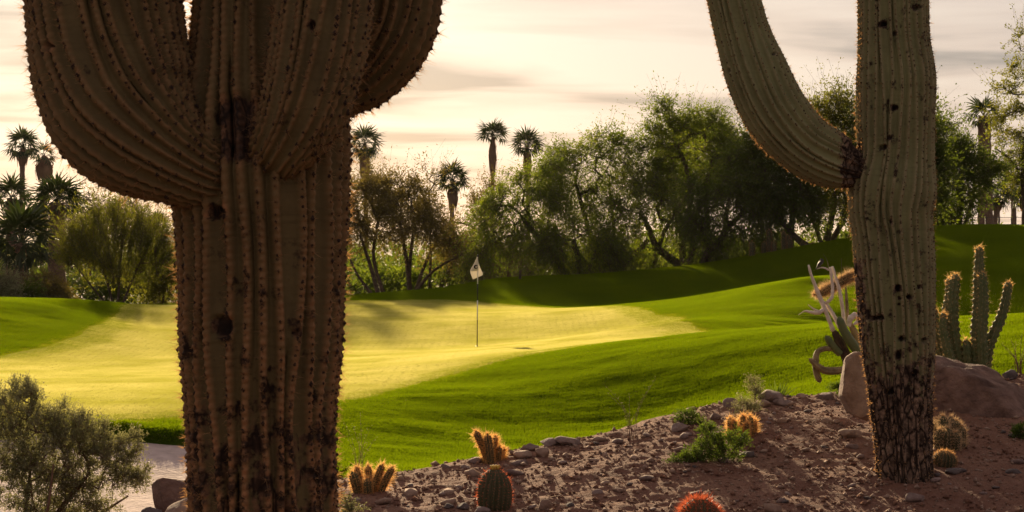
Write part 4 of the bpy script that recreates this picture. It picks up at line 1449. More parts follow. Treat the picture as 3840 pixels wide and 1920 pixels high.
# fence far beyond the hill
d = 98
fx = [P(px, 860, d)[0] for px in range(3600, 3900, 48)]
g0 = ground_z(fx[0], d)
ztop = P(3700, 815, d)[2]
fo = thing('fence', (fx[0], d, g0), 'thin dark wire fence on posts behind the hill, under the palms', 'fence')
for x in fx:
    mb = MB()
    tube(mb, [(x, d, ground_z(x, d) - .1), (x, d, ztop * .5), (x, d, ztop + .03)], [.03, .03, .028], 6)
    mb.build('post', M['metal'], fo)
for zr in (ztop, ztop - .35, ztop - .7):
    mb = MB()
    tube(mb, [(fx[0], d - .04, zr), ((fx[0] + fx[-1]) / 2, d - .04, zr - .01), (fx[-1], d - .04, zr)], [.013] * 3, 5)
    mb.build('wire', M['metal'], fo)

# ------------------------------------------------------------------ flagstick
FD = 46.0
bp = P(1789, 1302, FD)
gz0 = float(lawn_h(bp[:1], bp[1:2])[0]) + .018
fl = thing('flagstick', (bp[0], FD, gz0), 'black and white banded flagstick with a limp white flag on the green', 'golf flag')


def stick_pt(py):
    return P(1789 + 3 * (1302 - py) / 340, py, FD)


for nm, y0, y1, mt in [('pole_band', 1306, 1199, 'black'), ('pole_band', 1199, 1126, 'white'), ('pole_band', 1126, 1065, 'black'), ('pole_band', 1065, 985, 'white'), ('pole_band', 985, 960, 'black')]:
    mb = MB()
    a, b = stick_pt(y0), stick_pt(y1)
    if y0 == 1306:
        a[2] = gz0 - .1
    ra_ = .0135 if y0 != 1306 else .0115
    tube(mb, [a, a * .5 + b * .5, b], [ra_ * .9, ra_, ra_], 8)
    mb.build(nm, M[mt], fl, True)
mb = MB()
tube(mb, [stick_pt(962), stick_pt(958), stick_pt(955)], [.016, .022, .012], 8)
mb.build('finial', M['black'], fl, True)


def flag_px(x, y):
    return 1700 + x / 3.22, 930 + y / 3.22


def cloth(poly_l, poly_r, dd, mat, name, parent, n=14, m=10, amp=.02):
    """ruled limp cloth between two edges given in picture points, folded in depth"""
    Lp = spline(np.array([[*flag_px(*q), 0] for q in poly_l], float), n)
    Rp = spline(np.array([[*flag_px(*q), 0] for q in poly_r], float), n)
    V = []
    for i_ in range(n):
        for j_ in range(m):
            u = j_ / (m - 1)
            q = Lp[i_] * (1 - u) + Rp[i_] * u
            V.append(P(q[0], q[1], FD + dd + amp * math.sin(u * 7 + i_ * .25) * (i_ / n)))
    V = np.array(V)
    back = V + np.array([0, .002, 0])
    i = np.arange(n - 1)[:, None] * m
    j = np.arange(m - 1)[None]
    f = np.stack([i + j, i + j + 1, i + m + j + 1, i + m + j], -1).reshape(-1, 4)
    mb = MB().add(V, f)
    o = mb.build(name, mat, parent, True)
    so = o.modifiers.new('thickness', 'SOLIDIFY')
    so.thickness = .002
    return o


fo_ = cloth([(288, 105), (245, 195), (203, 285), (218, 335), (238, 380)], [(292, 105), (304, 180), (330, 250), (357, 325), (300, 352)], .012, M['flag'], 'flag', fl)
fo2 = cloth([(287, 108), (255, 175), (225, 235), (201, 284)], [(293, 108), (303, 180), (305, 230), (300, 272)], -.03, M['flag'], 'flag_fold', None, 10, 8, .012)
fo2.parent = fo_
mb = MB()
ec = P(*flag_px(272, 228), FD - .062)
er = 25 / 3.22 * FD / F
th = np.linspace(.5, 2 * PI - .3, 26)
ring_o = np.c_[np.cos(th), np.zeros(26), np.sin(th)] * er
ring_i = np.c_[np.cos(th) * .45 + .18, np.zeros(26), np.sin(th) * .5 - .05] * er
vv = np.concatenate([ring_o, ring_i]) + ec
ff = np.array([[k, k + 1, 26 + k + 1, 26 + k] for k in range(25)])
mb.add(vv, ff)
em = mb.build('emblem', M['black'], None)
em.parent = fo_
so = em.modifiers.new('thickness', 'SOLIDIFY')
so.thickness = .003
em['label'] = 'dark round swirl emblem printed on the flag'
# hole cup beside the stick foot
mb = MB()
tube(mb, [(bp[0], FD, gz0 + .001), (bp[0], FD, gz0 + .003)], [.054, .054], 20)
mb.build('cup_rim', M['black'], fl)


# ------------------------------------------------------------------ rocks and stones
def ico(sub):
    import bmesh
    bm = bmesh.new()
    bmesh.ops.create_icosphere(bm, subdivisions=sub, radius=1.0)
    bm.verts.ensure_lookup_table()
    v = np.array([q.co[:] for q in bm.verts])
    f = np.array([[w.index for w in q.verts] for q in bm.faces])
    bm.free()
    return v, f


ICO = {k: ico(k) for k in (1, 2, 3, 4, 5)}


def rock_v(sub, seed, cuts=14, rough=.05, lumps=.10):
    r = np.random.default_rng(seed)
    v, f = ICO[sub]
    v = v.copy()
    for k in range(cuts):
        n = unit(r.normal(0, 1, 3))
        h = r.uniform(.50, .88)
        dd = v @ n
        v = v - np.outer(np.clip(dd - h, 0, None) * .96, n)
    ph = r.uniform(0, 6.28, (4, 3))
    fr = r.uniform(1.2, 2.6, (4, 3))
    q = sum(np.sin(v @ fr[k] + ph[k, 0]) for k in range(4)) / 4
    v = v * (1 + lumps * q)[:, None]
    if rough:
        fr2 = r.normal(0, 7, (6, 3))
        q2 = sum(np.abs(np.sin(v @ fr2[k] + ph[k % 4, 1])) for k in range(6)) / 6 - .6
        fr3 = r.normal(0, 16, (6, 3))
        q3 = sum(np.sin(v @ fr3[k] + ph[k % 4, 2]) for k in range(6)) / 6
        v = v * (1 + rough * q2 + rough * .4 * q3)[:, None]
    return v, f


def rock_at(px, py, wpx, hpx, mat, seed, label, d=None, cat='rock', name='rock', sub=3, group='loose rocks on the red soil', sink=.3, depth=.8, rot=None):
    """a rock whose foot stands on the ground seen at the picture point (px, py = its foot)"""
    if d is None:
        for d in np.arange(9.0, 17, .05):
            q = P(px, py, d)
            if q[2] <= ground_z(q[0], d) + .01:
                break
    q = P(px, py, d)
    z0 = ground_z(q[0], d)
    w, h = wpx * d / F / 2, hpx * d / F
    v, f = rock_v(sub, seed)
    v = v / np.abs(v).max(0)
    v = v * np.array([w, w * depth, h / (2 - sink)])
    o = thing  # placeholder to keep the name bound
    mb = MB().add(v + np.array([0, 0, h / (2 - sink) * (1 - sink)]), f)
    o = mb.build(name, M[mat], None, True)
    o.location = (float(q[0]), float(d), z0 - .01)
    tag(o, label, cat, group)
    return o


ROCKS = [
    (1966, 1712, 84, 42, 'rock_tan', 'squarish tan rock at the soil edge beside a smaller upright one'),
    (2031, 1712, 58, 50, 'rock_tan', 'upright tan rock right against the squarish one at the soil edge'),
    (1985, 1683, 74, 30, 'rock_purple', 'mauve rock just behind the two tan rocks'),
    (2060, 1668, 84, 36, 'rock_purple', 'flat mauve rock on the soil edge against the lawn'),
    (2128, 1662, 100, 40, 'rock_purple', 'broad jagged mauve rock, largest on the edge against the lawn'),
    (1672, 1753, 40, 20, 'rock_purple', 'small mauve rock on the soil edge left of the golden cactus'),
    (1745, 1755, 40, 22, 'rock_purple', 'small grey rock at the foot of the fan-shaped golden cactus'),
    (1502, 1797, 32, 26, 'rock_tan', 'small blocky reddish rock beside the golden finger cactus'),
    (1683, 1901, 40, 22, 'rock_dark', 'rounded dark rock left of the barrel cactus'),
    (1736, 1899, 52, 26, 'rock_dark', 'jagged dark rock close to the barrel cactus'),
    (1802, 1927, 80, 38, 'rock_purple', 'smooth pale rock in front of the barrel cactus'),
    (2040, 1910, 68, 46, 'rock_tan', 'rounded brown rock right of the barrel cactus'),
    (2135, 1893, 40, 22, 'rock_dark', 'low dark rock beyond the rounded brown one'),
    (2240, 1850, 46, 24, 'rock_purple', 'angular grey rock alone on the open soil'),
    (2250, 1652, 60, 22, 'rock_tan', 'pale flat rock on the edge near the thin dry stalks'),
    (2551, 1614, 70, 40, 'rock_purple', 'rounded speckled grey rock beside the small green weeds'),
    (2680, 1572, 50, 30, 'rock_purple', 'mauve rock above the low green bush'),
    (2741, 1522, 62, 40, 'rock_purple', 'angular mauve rock below the grey twiggy plant'),
    (2892, 1502, 108, 50, 'rock_purple', 'big mauve rock under the spiky agave'),
    (2935, 1516, 74, 30, 'rock_purple', 'flat mauve rock leaning on the big one under the agave'),
    (2868, 1524, 50, 38, 'rock_tan', 'upright pinkish rock in front of the agave rock'),
    (3099, 1495, 70, 34, 'rock_purple', 'mauve rock under the drooping dead cactus arms'),
    (3006, 1490, 42, 22, 'rock_tan', 'small pinkish rock between the agave and the dead cactus'),
    (2931, 1580, 46, 24, 'rock_tan', 'flat pink rock on the soil behind the orange-tipped cactus clump'),
    (3104, 1582, 50, 24, 'rock_tan', 'low tan rock on bare soil left of the tan boulder'),
    (3135, 1584, 34, 22, 'rock_tan', 'small tan rock touching the low tan rock'),
    (3195, 1675, 48, 22, 'rock_purple', 'pale flake-like rock left of the tall saguaro foot'),
    (3434, 1880, 86, 42, 'rock_purple', 'broad pale rock below the tall saguaro foot'),
    (2897, 1920, 70, 46, 'rock_tan', 'pointed pinkish rock near the bottom edge beside the red barrel'),
    (3585, 1772, 90, 26, 'rock_dark', 'long flat dark rock right of the tall saguaro foot'),
    (3810, 1640, 60, 24, 'rock_dark', 'flat grey rock at the picture edge under the great boulder'),
    (3800, 1770, 70, 24, 'rock_dark', 'long grey rock at the lower picture edge'),
    (3190, 1640, 90, 40, 'rock_tan', 'wedge of tan rock at the foot of the tan boulder', ),
]
for k, (px, py, w, h, mt, lab) in enumerate(ROCKS):
    rock_at(px, py, w, h, mt, 200 + k, lab)
rock_at(3222, 1622, 150, 300, 'rock_tan', 300, 'tall pinkish-tan boulder tucked behind the tall saguaro', 13.9, 'boulder', 'boulder', 5, 'boulders', .15, 1.1)
# great boulder: a long hump falling to one side
BD = 14.9
v, f = rock_v(5, 305, 8, .03, .07)
v = v / np.abs(v).max(0)
x = v[:, 0]
ridge = np.interp(x, [-1, -.75, -.45, -.1, .3, .7, 1], [.60, .95, 1.0, .80, .50, .38, .30])
v = v * np.c_[np.full(len(x), 470 * BD / F), np.full(len(x), .74), ridge * .66]
v = v + (fbm(v[:, 0] * 5 + 9, v[:, 2] * 5 + v[:, 1] * 4, 91, 5, .62) * .15)[:, None] * unit(v)
b_ = MB().add(v, f).build('boulder', M['boulder_red'], None, True)
b_.location = (float(P(3690, 1500, BD)[0]), BD, float(P(3500, 1300, BD)[2]) - .64)
tag(b_, 'great reddish-brown boulder sloping away behind the tall saguaro', 'boulder', 'boulders')
rock_at(3783, 1392, 64, 40, 'rock_dark', 302, 'small dark boulder on the crest beyond the great boulder', 16.0, 'boulder', 'boulder', 3, 'boulders')
# rocks beside the near saguaro's foot, above the bunker
for k, (px, py, w, h, d, lab) in enumerate([(665, 1960, 200, 190, 11.4, 'reddish jagged rock pile block beside the near saguaro trunk, above the sand'),
                                            (700, 1960, 170, 110, 10.6, 'lower tan block in front of the jagged one by the near saguaro'), (575, 1960, 90, 60, 11.0, 'small dark rock at the bottom edge between sand and near saguaro')]):
    q = P(px, py, d)
    v, f = rock_v(4, 310 + k)
    v = v / np.abs(v).max(0) * np.array([w * d / F / 2, w * d / F * .4, h * d / F * .62])
    top = P(px, py - h, d)
    mb = MB().add(v + np.array([0, 0, -h * d / F * .62]), f)
    ft = MB()
    o = mb.build('rock', M[('boulder_red', 'rock_tan', 'rock_dark')[k]], None, True)
    o.location = (float(q[0]), d, float(top[2]))
    tag(o, lab, 'rock', 'rocks by the near saguaro')

# loose stones lying on the soil: pieces of the soil
r = np.random.default_rng(5)
STM = []
for k in range(8):
    v, f = rock_v(1, 400 + k, 7, 0, .12)
    v = v / np.abs(v).max(0) * np.array([1, .8, .55])
    STM.append([MB().add(v, f).mesh('stone', M[m_], True) for m_ in ('rock_purple', 'rock_tan', 'rock_dark')])
cnt = 0
while cnt < 270:
    y = r.uniform(10.8, 16.3)
    x = r.uniform(-1.7, .29 * y)
    e_ = float(edge_sd(np.array([x]), np.array([y]))[0])
    if e_ > .15 or x / y < -.10 or (e_ < -.9 and r.uniform() < .35):
        continue
    o = link('stone', STM[r.integers(0, 8)][r.choice(3, p=[.45, .35, .2])], soil)
    s = float(np.clip(r.lognormal(math.log(.026), .45), .013, .07))
    o.scale = (s * r.uniform(.8, 1.3), s, s * r.uniform(.6, 1.1))
    o.rotation_euler = (r.uniform(-.3, .3), r.uniform(-.3, .3), r.uniform(0, 6.28))
    o.location = (x, y, float(soil_h(np.array([x]), np.array([y]))[0]) + s * .2)
    cnt += 1
# gravel and clods too small to count
n = 17000
y = r.uniform(10.4, 16.6, n)
x = r.uniform(-.14, .30, n) * y
e_ = edge_sd(x, y)
k = (e_ < .3)
x, y = x[k], y[k]
z = soil_h(x, y)
n = len(x)
s = np.clip(r.lognormal(math.log(.0085), .55, n), .0035, .028)
v0 = np.array([[1, 0, 0], [-1, 0, 0], [0, 1, 0], [0, -1, 0], [0, 0, 1], [0, 0, -1.0]])
f0 = np.array([[0, 2, 4], [2, 1, 4], [1, 3, 4], [3, 0, 4], [2, 0, 5], [1, 2, 5], [3, 1, 5], [0, 3, 5]])
vj = v0[None] * r.uniform(.5, 1.3, (n, 6, 1)) + r.normal(0, .2, (n, 6, 3))
a = r.uniform(0, 6.28, n)
ca, sa = np.cos(a)[:, None], np.sin(a)[:, None]
vj = np.stack([vj[..., 0] * ca - vj[..., 1] * sa, vj[..., 0] * sa + vj[..., 1] * ca, vj[..., 2] * .7], -1)
V = vj * s[:, None, None] + np.c_[x, y, z + s * .25][:, None]
h_ = n // 2
for nm, sl, mt, lab in [('gravel', slice(0, h_), 'rock_tan', 'fine tan gravel strewn over the red soil'), ('pebbles', slice(h_, n), 'soil', 'crumbly red soil clods strewn over the mound')]:
    q = V[sl]
    g_ = MB().add(q.reshape(-1, 3), (f0[None] + np.arange(len(q))[:, None, None] * 6).reshape(-1, 3)).build(nm, M[mt])
    tag(g_, lab, 'gravel', kind='stuff')


# ------------------------------------------------------------------ small cacti
def soil_depth(px, py):
    for d in np.arange(9.0, 17, .04):
        q = P(px, py, d)
        if q[2] <= ground_z(q[0], d) + .01:
            return float(d)
    return 15.0


def finger_cactus(label, px, py, stems, seed, spn=6, spl=.036, body='cactus_small', spm='spine_gold', group='golden-spined finger cacti', d=None, ribs=11):
    d = d or soil_depth(px, py)
    q = P(px, py, d)
    z0 = ground_z(q[0], d)
    o = thing('finger_cactus', (q[0], d, z0), label, 'cactus', group)
    r = np.random.default_rng(seed)
    dz = z0 - q[2]
    for k, (bx, by, tx, ty, rp, dd) in enumerate(stems):
        a, b = P(bx, by, d + dd), P(tx, ty, d + dd * 1.3)
        a[2] = min(a[2] + dz, ground_z(a[0], a[1])) - .02
        b[2] += dz
        mid = a * .5 + b * .5 + np.array([(a[0] - b[0]) * .12, 0, -.06 * abs(b[0] - a[0])])
        R = rp * d / F
        mb = MB()
        A, N = ribbed(mb, [a, mid, b], [R * .9, R * 1.05, R * .95], ribs, .18, seed=seed)
        st = mb.build('stem', M[body], o, True)
        tipk = np.repeat(A, 1, 0)
        s = spine_mesh(tipk, N, spn, spl, .0024, seed * 31 + k, 1.0, flat=True).build('spines', M[spm], None)
        s.parent = st
        s.location = (0, 0, 0)
        s.matrix_parent_inverse.identity()
        s.location = -(Vector(st.location) + Vector(o.location))
        s['kind'] = 'stuff'
    return o


def z8(x, y):
    return 1250 + x / 2.862, 1550 + y / 2.862


def st8(rows):
    return [(*z8(a, b), *z8(c, d_), r_ / 2.862, dd) for (a, b, c, d_, r_, dd) in rows]


finger_cactus('glowing golden finger cactus spread out beside the near saguaro trunk', 1400, 1840, st8([(270, 830, 200, 610, 50, 0), (300, 800, 245, 555, 32, .06), (375, 835, 365, 680, 46, -.05), (395, 780, 372, 545, 36, .08),
                                                                                                 (430, 800, 530, 530, 40, .03), (500, 810, 640, 560, 38, .0)]), 41)
finger_cactus('upright glowing finger cactus like a hand on the soil edge, left stem bent out', 1845, 1732, st8([(1670, 515, 1525, 185, 40, 0), (1690, 520, 1650, 215, 44, -.04), (1715, 500, 1738, 235, 32, .04), (1765, 500, 1785, 350, 32, .02), (1805, 480, 1828, 362, 22, .08)]), 42)


def z7(x, y):
    return 2400 + x / 1.789, 1300 + y / 1.789


def st7(rows):
    return [(*z7(a, b), *z7(c, d_), r_ / 1.789, dd) for (a, b, c, d_, r_, dd) in rows]


finger_cactus('compact clump of orange-haloed finger cacti behind the low green bush', 2782, 1632, st7([(610, 600, 603, 470, 22, 0), (640, 605, 632, 490, 16, -.04), (662, 605, 660, 488, 17, .05), (690, 600, 690, 452, 19, 0), (715, 600, 718, 505, 16, -.06),
                                                                                                  (740, 600, 735, 458, 24, .02), (768, 600, 768, 482, 16, .05)]), 43)
finger_cactus('dull straw-spined cactus clump at the foot of the great boulder', 3560, 1668, st7([(2000, 655, 1995, 480, 34, .05), (2040, 660, 2035, 460, 34, -.02), (2080, 660, 2085, 465, 34, .06), (2010, 665, 2010, 550, 36, -.1), (2060, 668, 2065, 540, 38, -.12),
                                                                                            (2120, 660, 2125, 490, 34, .0), (2155, 660, 2160, 530, 30, -.03), (2110, 668, 2115, 570, 34, -.12)]), 44, 7, .04, 'cactus_small', 'spine_pale', ribs=12)


def barrel(label, px, py, rpx, hpx, spm, seed, spl, d=None, tipm=None, spn=8):
    d = d or soil_depth(px, py)
    q = P(px, py, d)
    z0 = ground_z(q[0], d)
    R, H = rpx * d / F, hpx * d / F
    o = thing('barrel_cactus', (q[0], d, z0), label, 'cactus', 'barrel cacti')
    mb = MB()
    ribs, per = 20, 5
    n = 34
    t = np.linspace(0, 1, n)
    rad = R * np.sin(np.clip(.30 + t * .70, 0, 1) * PI)**.62
    rad = R * np.power(np.clip(1 - np.power(np.clip((t - .35) / .65, 0, 1), 2.6), .0006, 1), .6) * (1 - .22 * np.clip((.35 - t) / .35, 0, 1)**2)
    zz_ = -.03 + t * (H + .03)
    m = ribs * per
    th = np.linspace(0, 2 * PI, m, endpoint=False)
    prof = np.abs(np.cos(PI * ((np.arange(m) / per) % 1)))**1.5
    RR = rad[:, None] * (1 - .2 * prof[None])
    tw = th[None] + t[:, None] * .25
    V = np.stack([RR * np.cos(tw), RR * np.sin(tw), np.broadcast_to(zz_[:, None], RR.shape)], -1) + np.array([q[0], d, z0])
    i = np.arange(n - 1)[:, None] * m
    j = np.arange(m)[None]
    mb.add(V.reshape(-1, 3), np.stack([i + j, i + (j + 1) % m, i + m + (j + 1) % m, i + m + j], -1).reshape(-1, 4))
    st = mb.build('body', M['cactus_small'], o, True)
    k = np.arange(ribs) * per + per // 2
    A = V[::2][:, k].reshape(-1, 3)
    slope = np.gradient(rad, zz_)
    N = np.stack([np.cos(tw[::2][:, k]), np.sin(tw[::2][:, k]), np.clip(-slope[::2], -.3, 3)[:, None] * np.ones((1, ribs))], -1).reshape(-1, 3)
    s = spine_mesh(A, unit(N), spn, spl, .0024, seed, flat=True).build('spines', M[spm], o)
    s['kind'] = 'stuff'
    if tipm:
        r = np.random.default_rng(seed)
        for k in range(9):
            a, rr = k * 2.4, R * .26 * math.sqrt((k + .5) / 9)
            fm = MB()
            b0 = np.array([q[0] + math.cos(a) * rr, d + math.sin(a) * rr, z0 + H * .965])
            tube(fm, [b0, b0 + np.array([0, 0, .012]), b0 + np.array([math.cos(a) * .003, math.sin(a) * .003, .026])], [.007, .010, .005], 6)
            fm.build('fruit', M[tipm], o, True)
    return o


M['fruit'] = simple_mat('barrel_fruit', (0.45, 0.28, 0.05), (0.60, 0.42, 0.08), 40, .6, .2, .002)
barrel('dark egg-shaped barrel cactus crowned with yellow fruit', 1855, 1905, 68, 150, 'spine_red', 51, .026, None, 'fruit', 3)
barrel('red-spined barrel cactus cut off by the bottom edge of the picture', 2624, 2005, 86, 140, 'spine_red', 52, .045, None, None, 14)
o = barrel('small dead brown barrel stump beside the tall saguaro foot', 3540, 1742, 48, 56, 'spine_grey', 53, .022, None, None, 6)

# ------------------------------------------------------------------ low plants
tree('desert_shrub', 'big grey-green bush filling the bottom corner in front of the sand', 'bush', 13.0,
     [[(60, 2120, .02), (100, 1900, .014), (120, 1700, .008)], [(90, 2120, .018), (220, 1920, .012), (330, 1780, .007)], [(100, 2120, .018), (330, 1960, .012), (480, 1860, .006)], [(40, 2120, .018), (-20, 1900, .012), (-10, 1680, .007)],
      [(70, 2120, .015, -.25), (180, 1900, .01, -.3), (200, 1740, .006, -.3)], [(80, 2120, .015, .3), (250, 1860, .01, .4), (260, 1680, .006, .4)], [(100, 2120, .014, -.3), (260, 2000, .01, -.3), (400, 1940, .006, -.3)]],
     [(60, 1530, 110, 90), (110, 1470, 40, 60), (200, 1580, 120, 70), (310, 1640, 110, 80), (40, 1680, 150, 120), (220, 1720, 160, 110), (400, 1700, 90, 80), (480, 1690, 60, 60), (440, 1800, 90, 50), (520, 1800, 45, 40), (120, 1820, 160, 90), (300, 1850, 110, 60), (180, 1930, 160, 60), (380, 1910, 60, 40)],
     'leaf_grey', 130, 980, 5, 14, .085, .021, .0068, -.05, .85, .008, tip_r=.0012, step=.08, lo=.2, barkm='twig', shell=.36, wig=.08, expo=.42, tw_r=.0013)
tree('desert_shrub', 'tuft of small-leaved olive weed at the foot of the near saguaro', 'weed', 11.4, [[(1300, 1935, .004), (1310, 1910, .003), (1320, 1885, .002)]],
     [(1300, 1890, 30, 35), (1330, 1910, 40, 22), (1285, 1910, 30, 25)], 'leaf_grey', 131, 30, 5, 9, .04, .014, .006, .1, .6, .005, tip_r=.001, step=.03, lo=.1, barkm='twig', tw_r=.0008)
tree('green_weed', 'sprawling bright green feathery bush on the soil before the orange-tipped clump', 'bush', soil_depth(2660, 1725), [[(2690, 1728, .005), (2690, 1690, .004), (2700, 1640, .003)], [(2670, 1730, .005), (2620, 1720, .004), (2560, 1740, .003)], [(2700, 1730, .005), (2750, 1690, .004), (2790, 1640, .003)]],
     [(2690, 1660, 60, 35), (2640, 1690, 60, 35), (2760, 1650, 45, 35), (2600, 1720, 50, 28), (2550, 1745, 35, 16), (2700, 1700, 70, 25), (2650, 1620, 30, 25)], 'leaf_weed', 132, 130, 6, 14, .06, .018, .006, .15, .35, .006, tip_r=.0012, step=.04, lo=.1, barkm='twig', tw_r=.0009)
for (px, py, lob, mt, sd, lab, n_, L_) in [
        (2580, 1590, [(2580, 1560, 32, 28), (2610, 1580, 40, 22), (2560, 1575, 22, 20)], 'leaf_weed', 133, 'small bright weed among the stones at the lawn edge', 40, .016),
        (2830, 1490, [(2825, 1440, 24, 40), (2840, 1470, 28, 30)], 'leaf_grey', 134, 'grey twiggy plant standing just left of the agave', 40, .012),
        (2800, 1545, [(2790, 1520, 40, 30), (2830, 1535, 30, 20)], 'leaf_grey', 135, 'dry straw-coloured tuft between rocks above the orange-tipped clump', 40, .012),
        (3160, 1480, [(3150, 1455, 40, 16), (3180, 1440, 30, 20)], 'leaf_weed', 136, 'trailing leafy ground cover under the dead cactus', 40, .020),
        (3820, 1640, [(3825, 1625, 24, 14)], 'leaf_weed', 137, 'tiny green sprig at the picture edge beside the great boulder', 16, .02)]:
    dd = soil_depth(px, py)
    tree('desert_weed', lab, 'weed', dd, [[(px, py, .004), (px + 2, py - 12, .003), (px + 3, py - 25, .002)]], lob, mt, sd, n_, 5, 12, .06, L_, L_ * .4, .05, .6, .006, tip_r=.001, step=.04, lo=.1, barkm='twig', tw_r=.0009)


def stalks(label, px, py, tips, d, seed, mat='twig', w=.0022, name='dry_stalks'):
    q = P(px, py, d)
    z0 = ground_z(q[0], d)
    o = thing(name, (q[0], d, z0), label, 'dry grass', None)
    r = np.random.default_rng(seed)
    for (tx, ty) in tips:
        a = np.array([q[0] + r.uniform(-.03, .03), d + r.uniform(-.03, .03), z0 - .02])
        b = P(tx, ty, d + r.uniform(-.1, .1))
        c = a * .5 + b * .5 + np.array([(a[0] - b[0]) * .25, 0, .03])
        mb = MB()
        tube(mb, spline(np.array([a, c, b]), 8), np.linspace(w, w * .35, 8), 4)
        st = mb.build('stalk', M[mat], o)
        lf = MB()
        pp = spline(np.array([a, c, b]), 14)[5:]
        leaf_sprays(lf, None, pp, np.tile([[0, 0, 1.0]], (len(pp), 1)), r, 1, .012, 2, .014, .004, 0, .8, .002)
        l_ = lf.build('leaves', M['leaf_grey'], None)
        l_.parent = st
        l_['kind'] = 'stuff'
    return o


stalks('thin upright dry stalks behind the golden cactus by the near saguaro', 1345, 1795, [(1290, 1580), (1305, 1640), (1325, 1600), (1350, 1555), (1350, 1630), (1390, 1600), (1410, 1640), (1380, 1660)], soil_depth(1345, 1805), 61)
stalks('tall thin bare stalks fanning out against the dark lawn slope', 2365, 1640, [(2265, 1440), (2285, 1480), (2320, 1500), (2360, 1480), (2460, 1420), (2440, 1450), (2340, 1540), (2400, 1530)], soil_depth(2365, 1645), 62)
stalks('bundle of dark thin stems at the picture edge behind the great boulder', 3820, 1400, [(3755, 1290), (3770, 1310), (3790, 1270), (3810, 1280), (3830, 1260), (3845, 1290), (3860, 1300), (3800, 1330)], 16.2, 63, 'twig', .0045)

# agave
d = soil_depth(2915, 1490)
q = P(2918, 1476, d + .3)
z0 = ground_z(q[0], d + .3)
ag = thing('agave', (q[0], d + .3, z0), 'spiky fan-shaped agave rosette on the rocks at the lawn edge', 'plant')
r = np.random.default_rng(71)
for k in range(26):
    az = k * 2.4
    el = 1.35 - .95 * (k / 26) + r.uniform(-.1, .1)
    l = 92 * d / F * r.uniform(.75, 1.1)
    dv = np.array([math.cos(az) * math.cos(el), math.sin(az) * math.cos(el), math.sin(el)])
    sd_ = unit(np.cross(dv, [0, 0, 1.0]))
    up_ = np.cross(sd_, dv)
    b0 = np.array([q[0], d + .3, z0 - .01])
    w = .012
    mb = MB()
    mb.add([b0 + sd_ * w * .7, b0 - sd_ * w * .7, b0 + dv * l * .45 + sd_ * w, b0 + dv * l * .45 - up_ * w * .5, b0 + dv * l * .45 - sd_ * w, b0 + dv * l], [[0, 3, 2], [0, 1, 3], [1, 4, 3], [2, 3, 5], [3, 4, 5]])
    mb.build('leaf', M['leaf_weed'], ag)

# ------------------------------------------------------------------ dead cactus with bleached wood
DD = 15.6


def z3(x, y):
    return 2980 + x / 2.343, 930 + y / 2.343


q = P(*z3(520, 1150), DD)
z0 = ground_z(q[0], DD)
dc = thing('dead_cactus', (q[0], DD, z0), 'half-dead columnar cactus with bleached white branches and drooping arms beside the saguaro trunk', 'cactus')


def zt(name, rows, mat, ribs=0, n=26, spines=None, label=None, dep=.2):
    """rows: x, y in the detail picture, radius there, depth offset"""
    pts = np.array([P(*z3(a, b), DD + e2) for (a, b, r_, e2) in rows])
    rad = np.array([r_ / 2.343 * DD / F for (a, b, r_, e2) in rows])
    mb = MB()
    if ribs:
        A, N = ribbed(mb, pts, rad, ribs, dep)
    else:
        sp = spline(np.c_[pts, rad], n)
        jit = 1 + .08 * np.sin(np.arange(n) * 1.7) * (np.arange(n) > 0)
        tube(mb, sp[:, :3], sp[:, 3] * jit, 8)
    o = mb.build(name, M[mat], dc, True)
    if label:
        o['label'] = label
    if spines:
        s = spine_mesh(A, N, spines[1] * 2, spines[2], .0024, 5, flat=True).build('spines', M[spines[0]], None)
        s.parent = o
        s.location = (0, 0, 0)
        s.location = Vector((0, 0, 0))
        s['kind'] = 'stuff'
    return o


zt('stem', [(530, 1230, 42, 0), (480, 1040, 50, 0), (430, 900, 46, 0), (380, 800, 40, 0), (335, 710, 24, 0)], 'dark_cork', 7, dep=.3, label='dark rotting main stem')
zt('branch', [(340, 730, 20, 0), (290, 600, 18, 0), (240, 480, 20, 0), (180, 330, 16, 0), (140, 220, 12, 0), (122, 150, 9, 0)], 'dead_wood', label='long bleached branch')
zt('branch', [(400, 700, 20, .03), (340, 590, 18, .03), (280, 500, 16, .03), (250, 470, 12, .02)], 'dead_wood')
zt('branch', [(285, 480, 16, 0), (325, 435, 15, 0), (333, 370, 14, 0), (325, 270, 13, 0), (310, 170, 10, 0)], 'dead_wood')
zt('branch', [(300, 195, 8, 0), (270, 178, 7, 0), (235, 172, 5, 0), (195, 185, 3, 0)], 'dead_wood', label='thin twig bent over at the top')
zt('branch', [(440, 690, 17, .05), (420, 520, 16, .05), (390, 360, 17, .05), (355, 250, 15, .05), (330, 165, 13, .05)], 'dead_wood')
zt('branch', [(250, 545, 18, -.02), (210, 568, 18, -.03), (150, 565, 14, -.03), (90, 555, 7, -.03), (30, 590, 2, -.03)], 'dead_wood', label='stubby bleached side branch')
zt('branch', [(210, 560, 14, -.03), (165, 535, 8, -.03), (118, 497, 4, -.03)], 'dead_wood')
zt('branch', [(470, 670, 13, .06), (462, 560, 15, .06), (455, 440, 13, .06), (448, 340, 5, .06)], 'dead_cactus')
zt('stalk', [(300, 180, 3, .04), (285, 110, 2.4, .04), (250, 50, 1.6, .04)], 'dead_cactus')
zt('stalk', [(412, 330, 3, .08), (412, 200, 2.4, .08), (411, 90, 1.6, .08)], 'dead_cactus')
zt('green_stem', [(590, 960, 40, -.05), (520, 860, 44, -.06), (440, 740, 40, -.07), (385, 600, 30, -.08)], 'cactus_green', 6, dep=.1, label='living olive-green stem leaning outward')
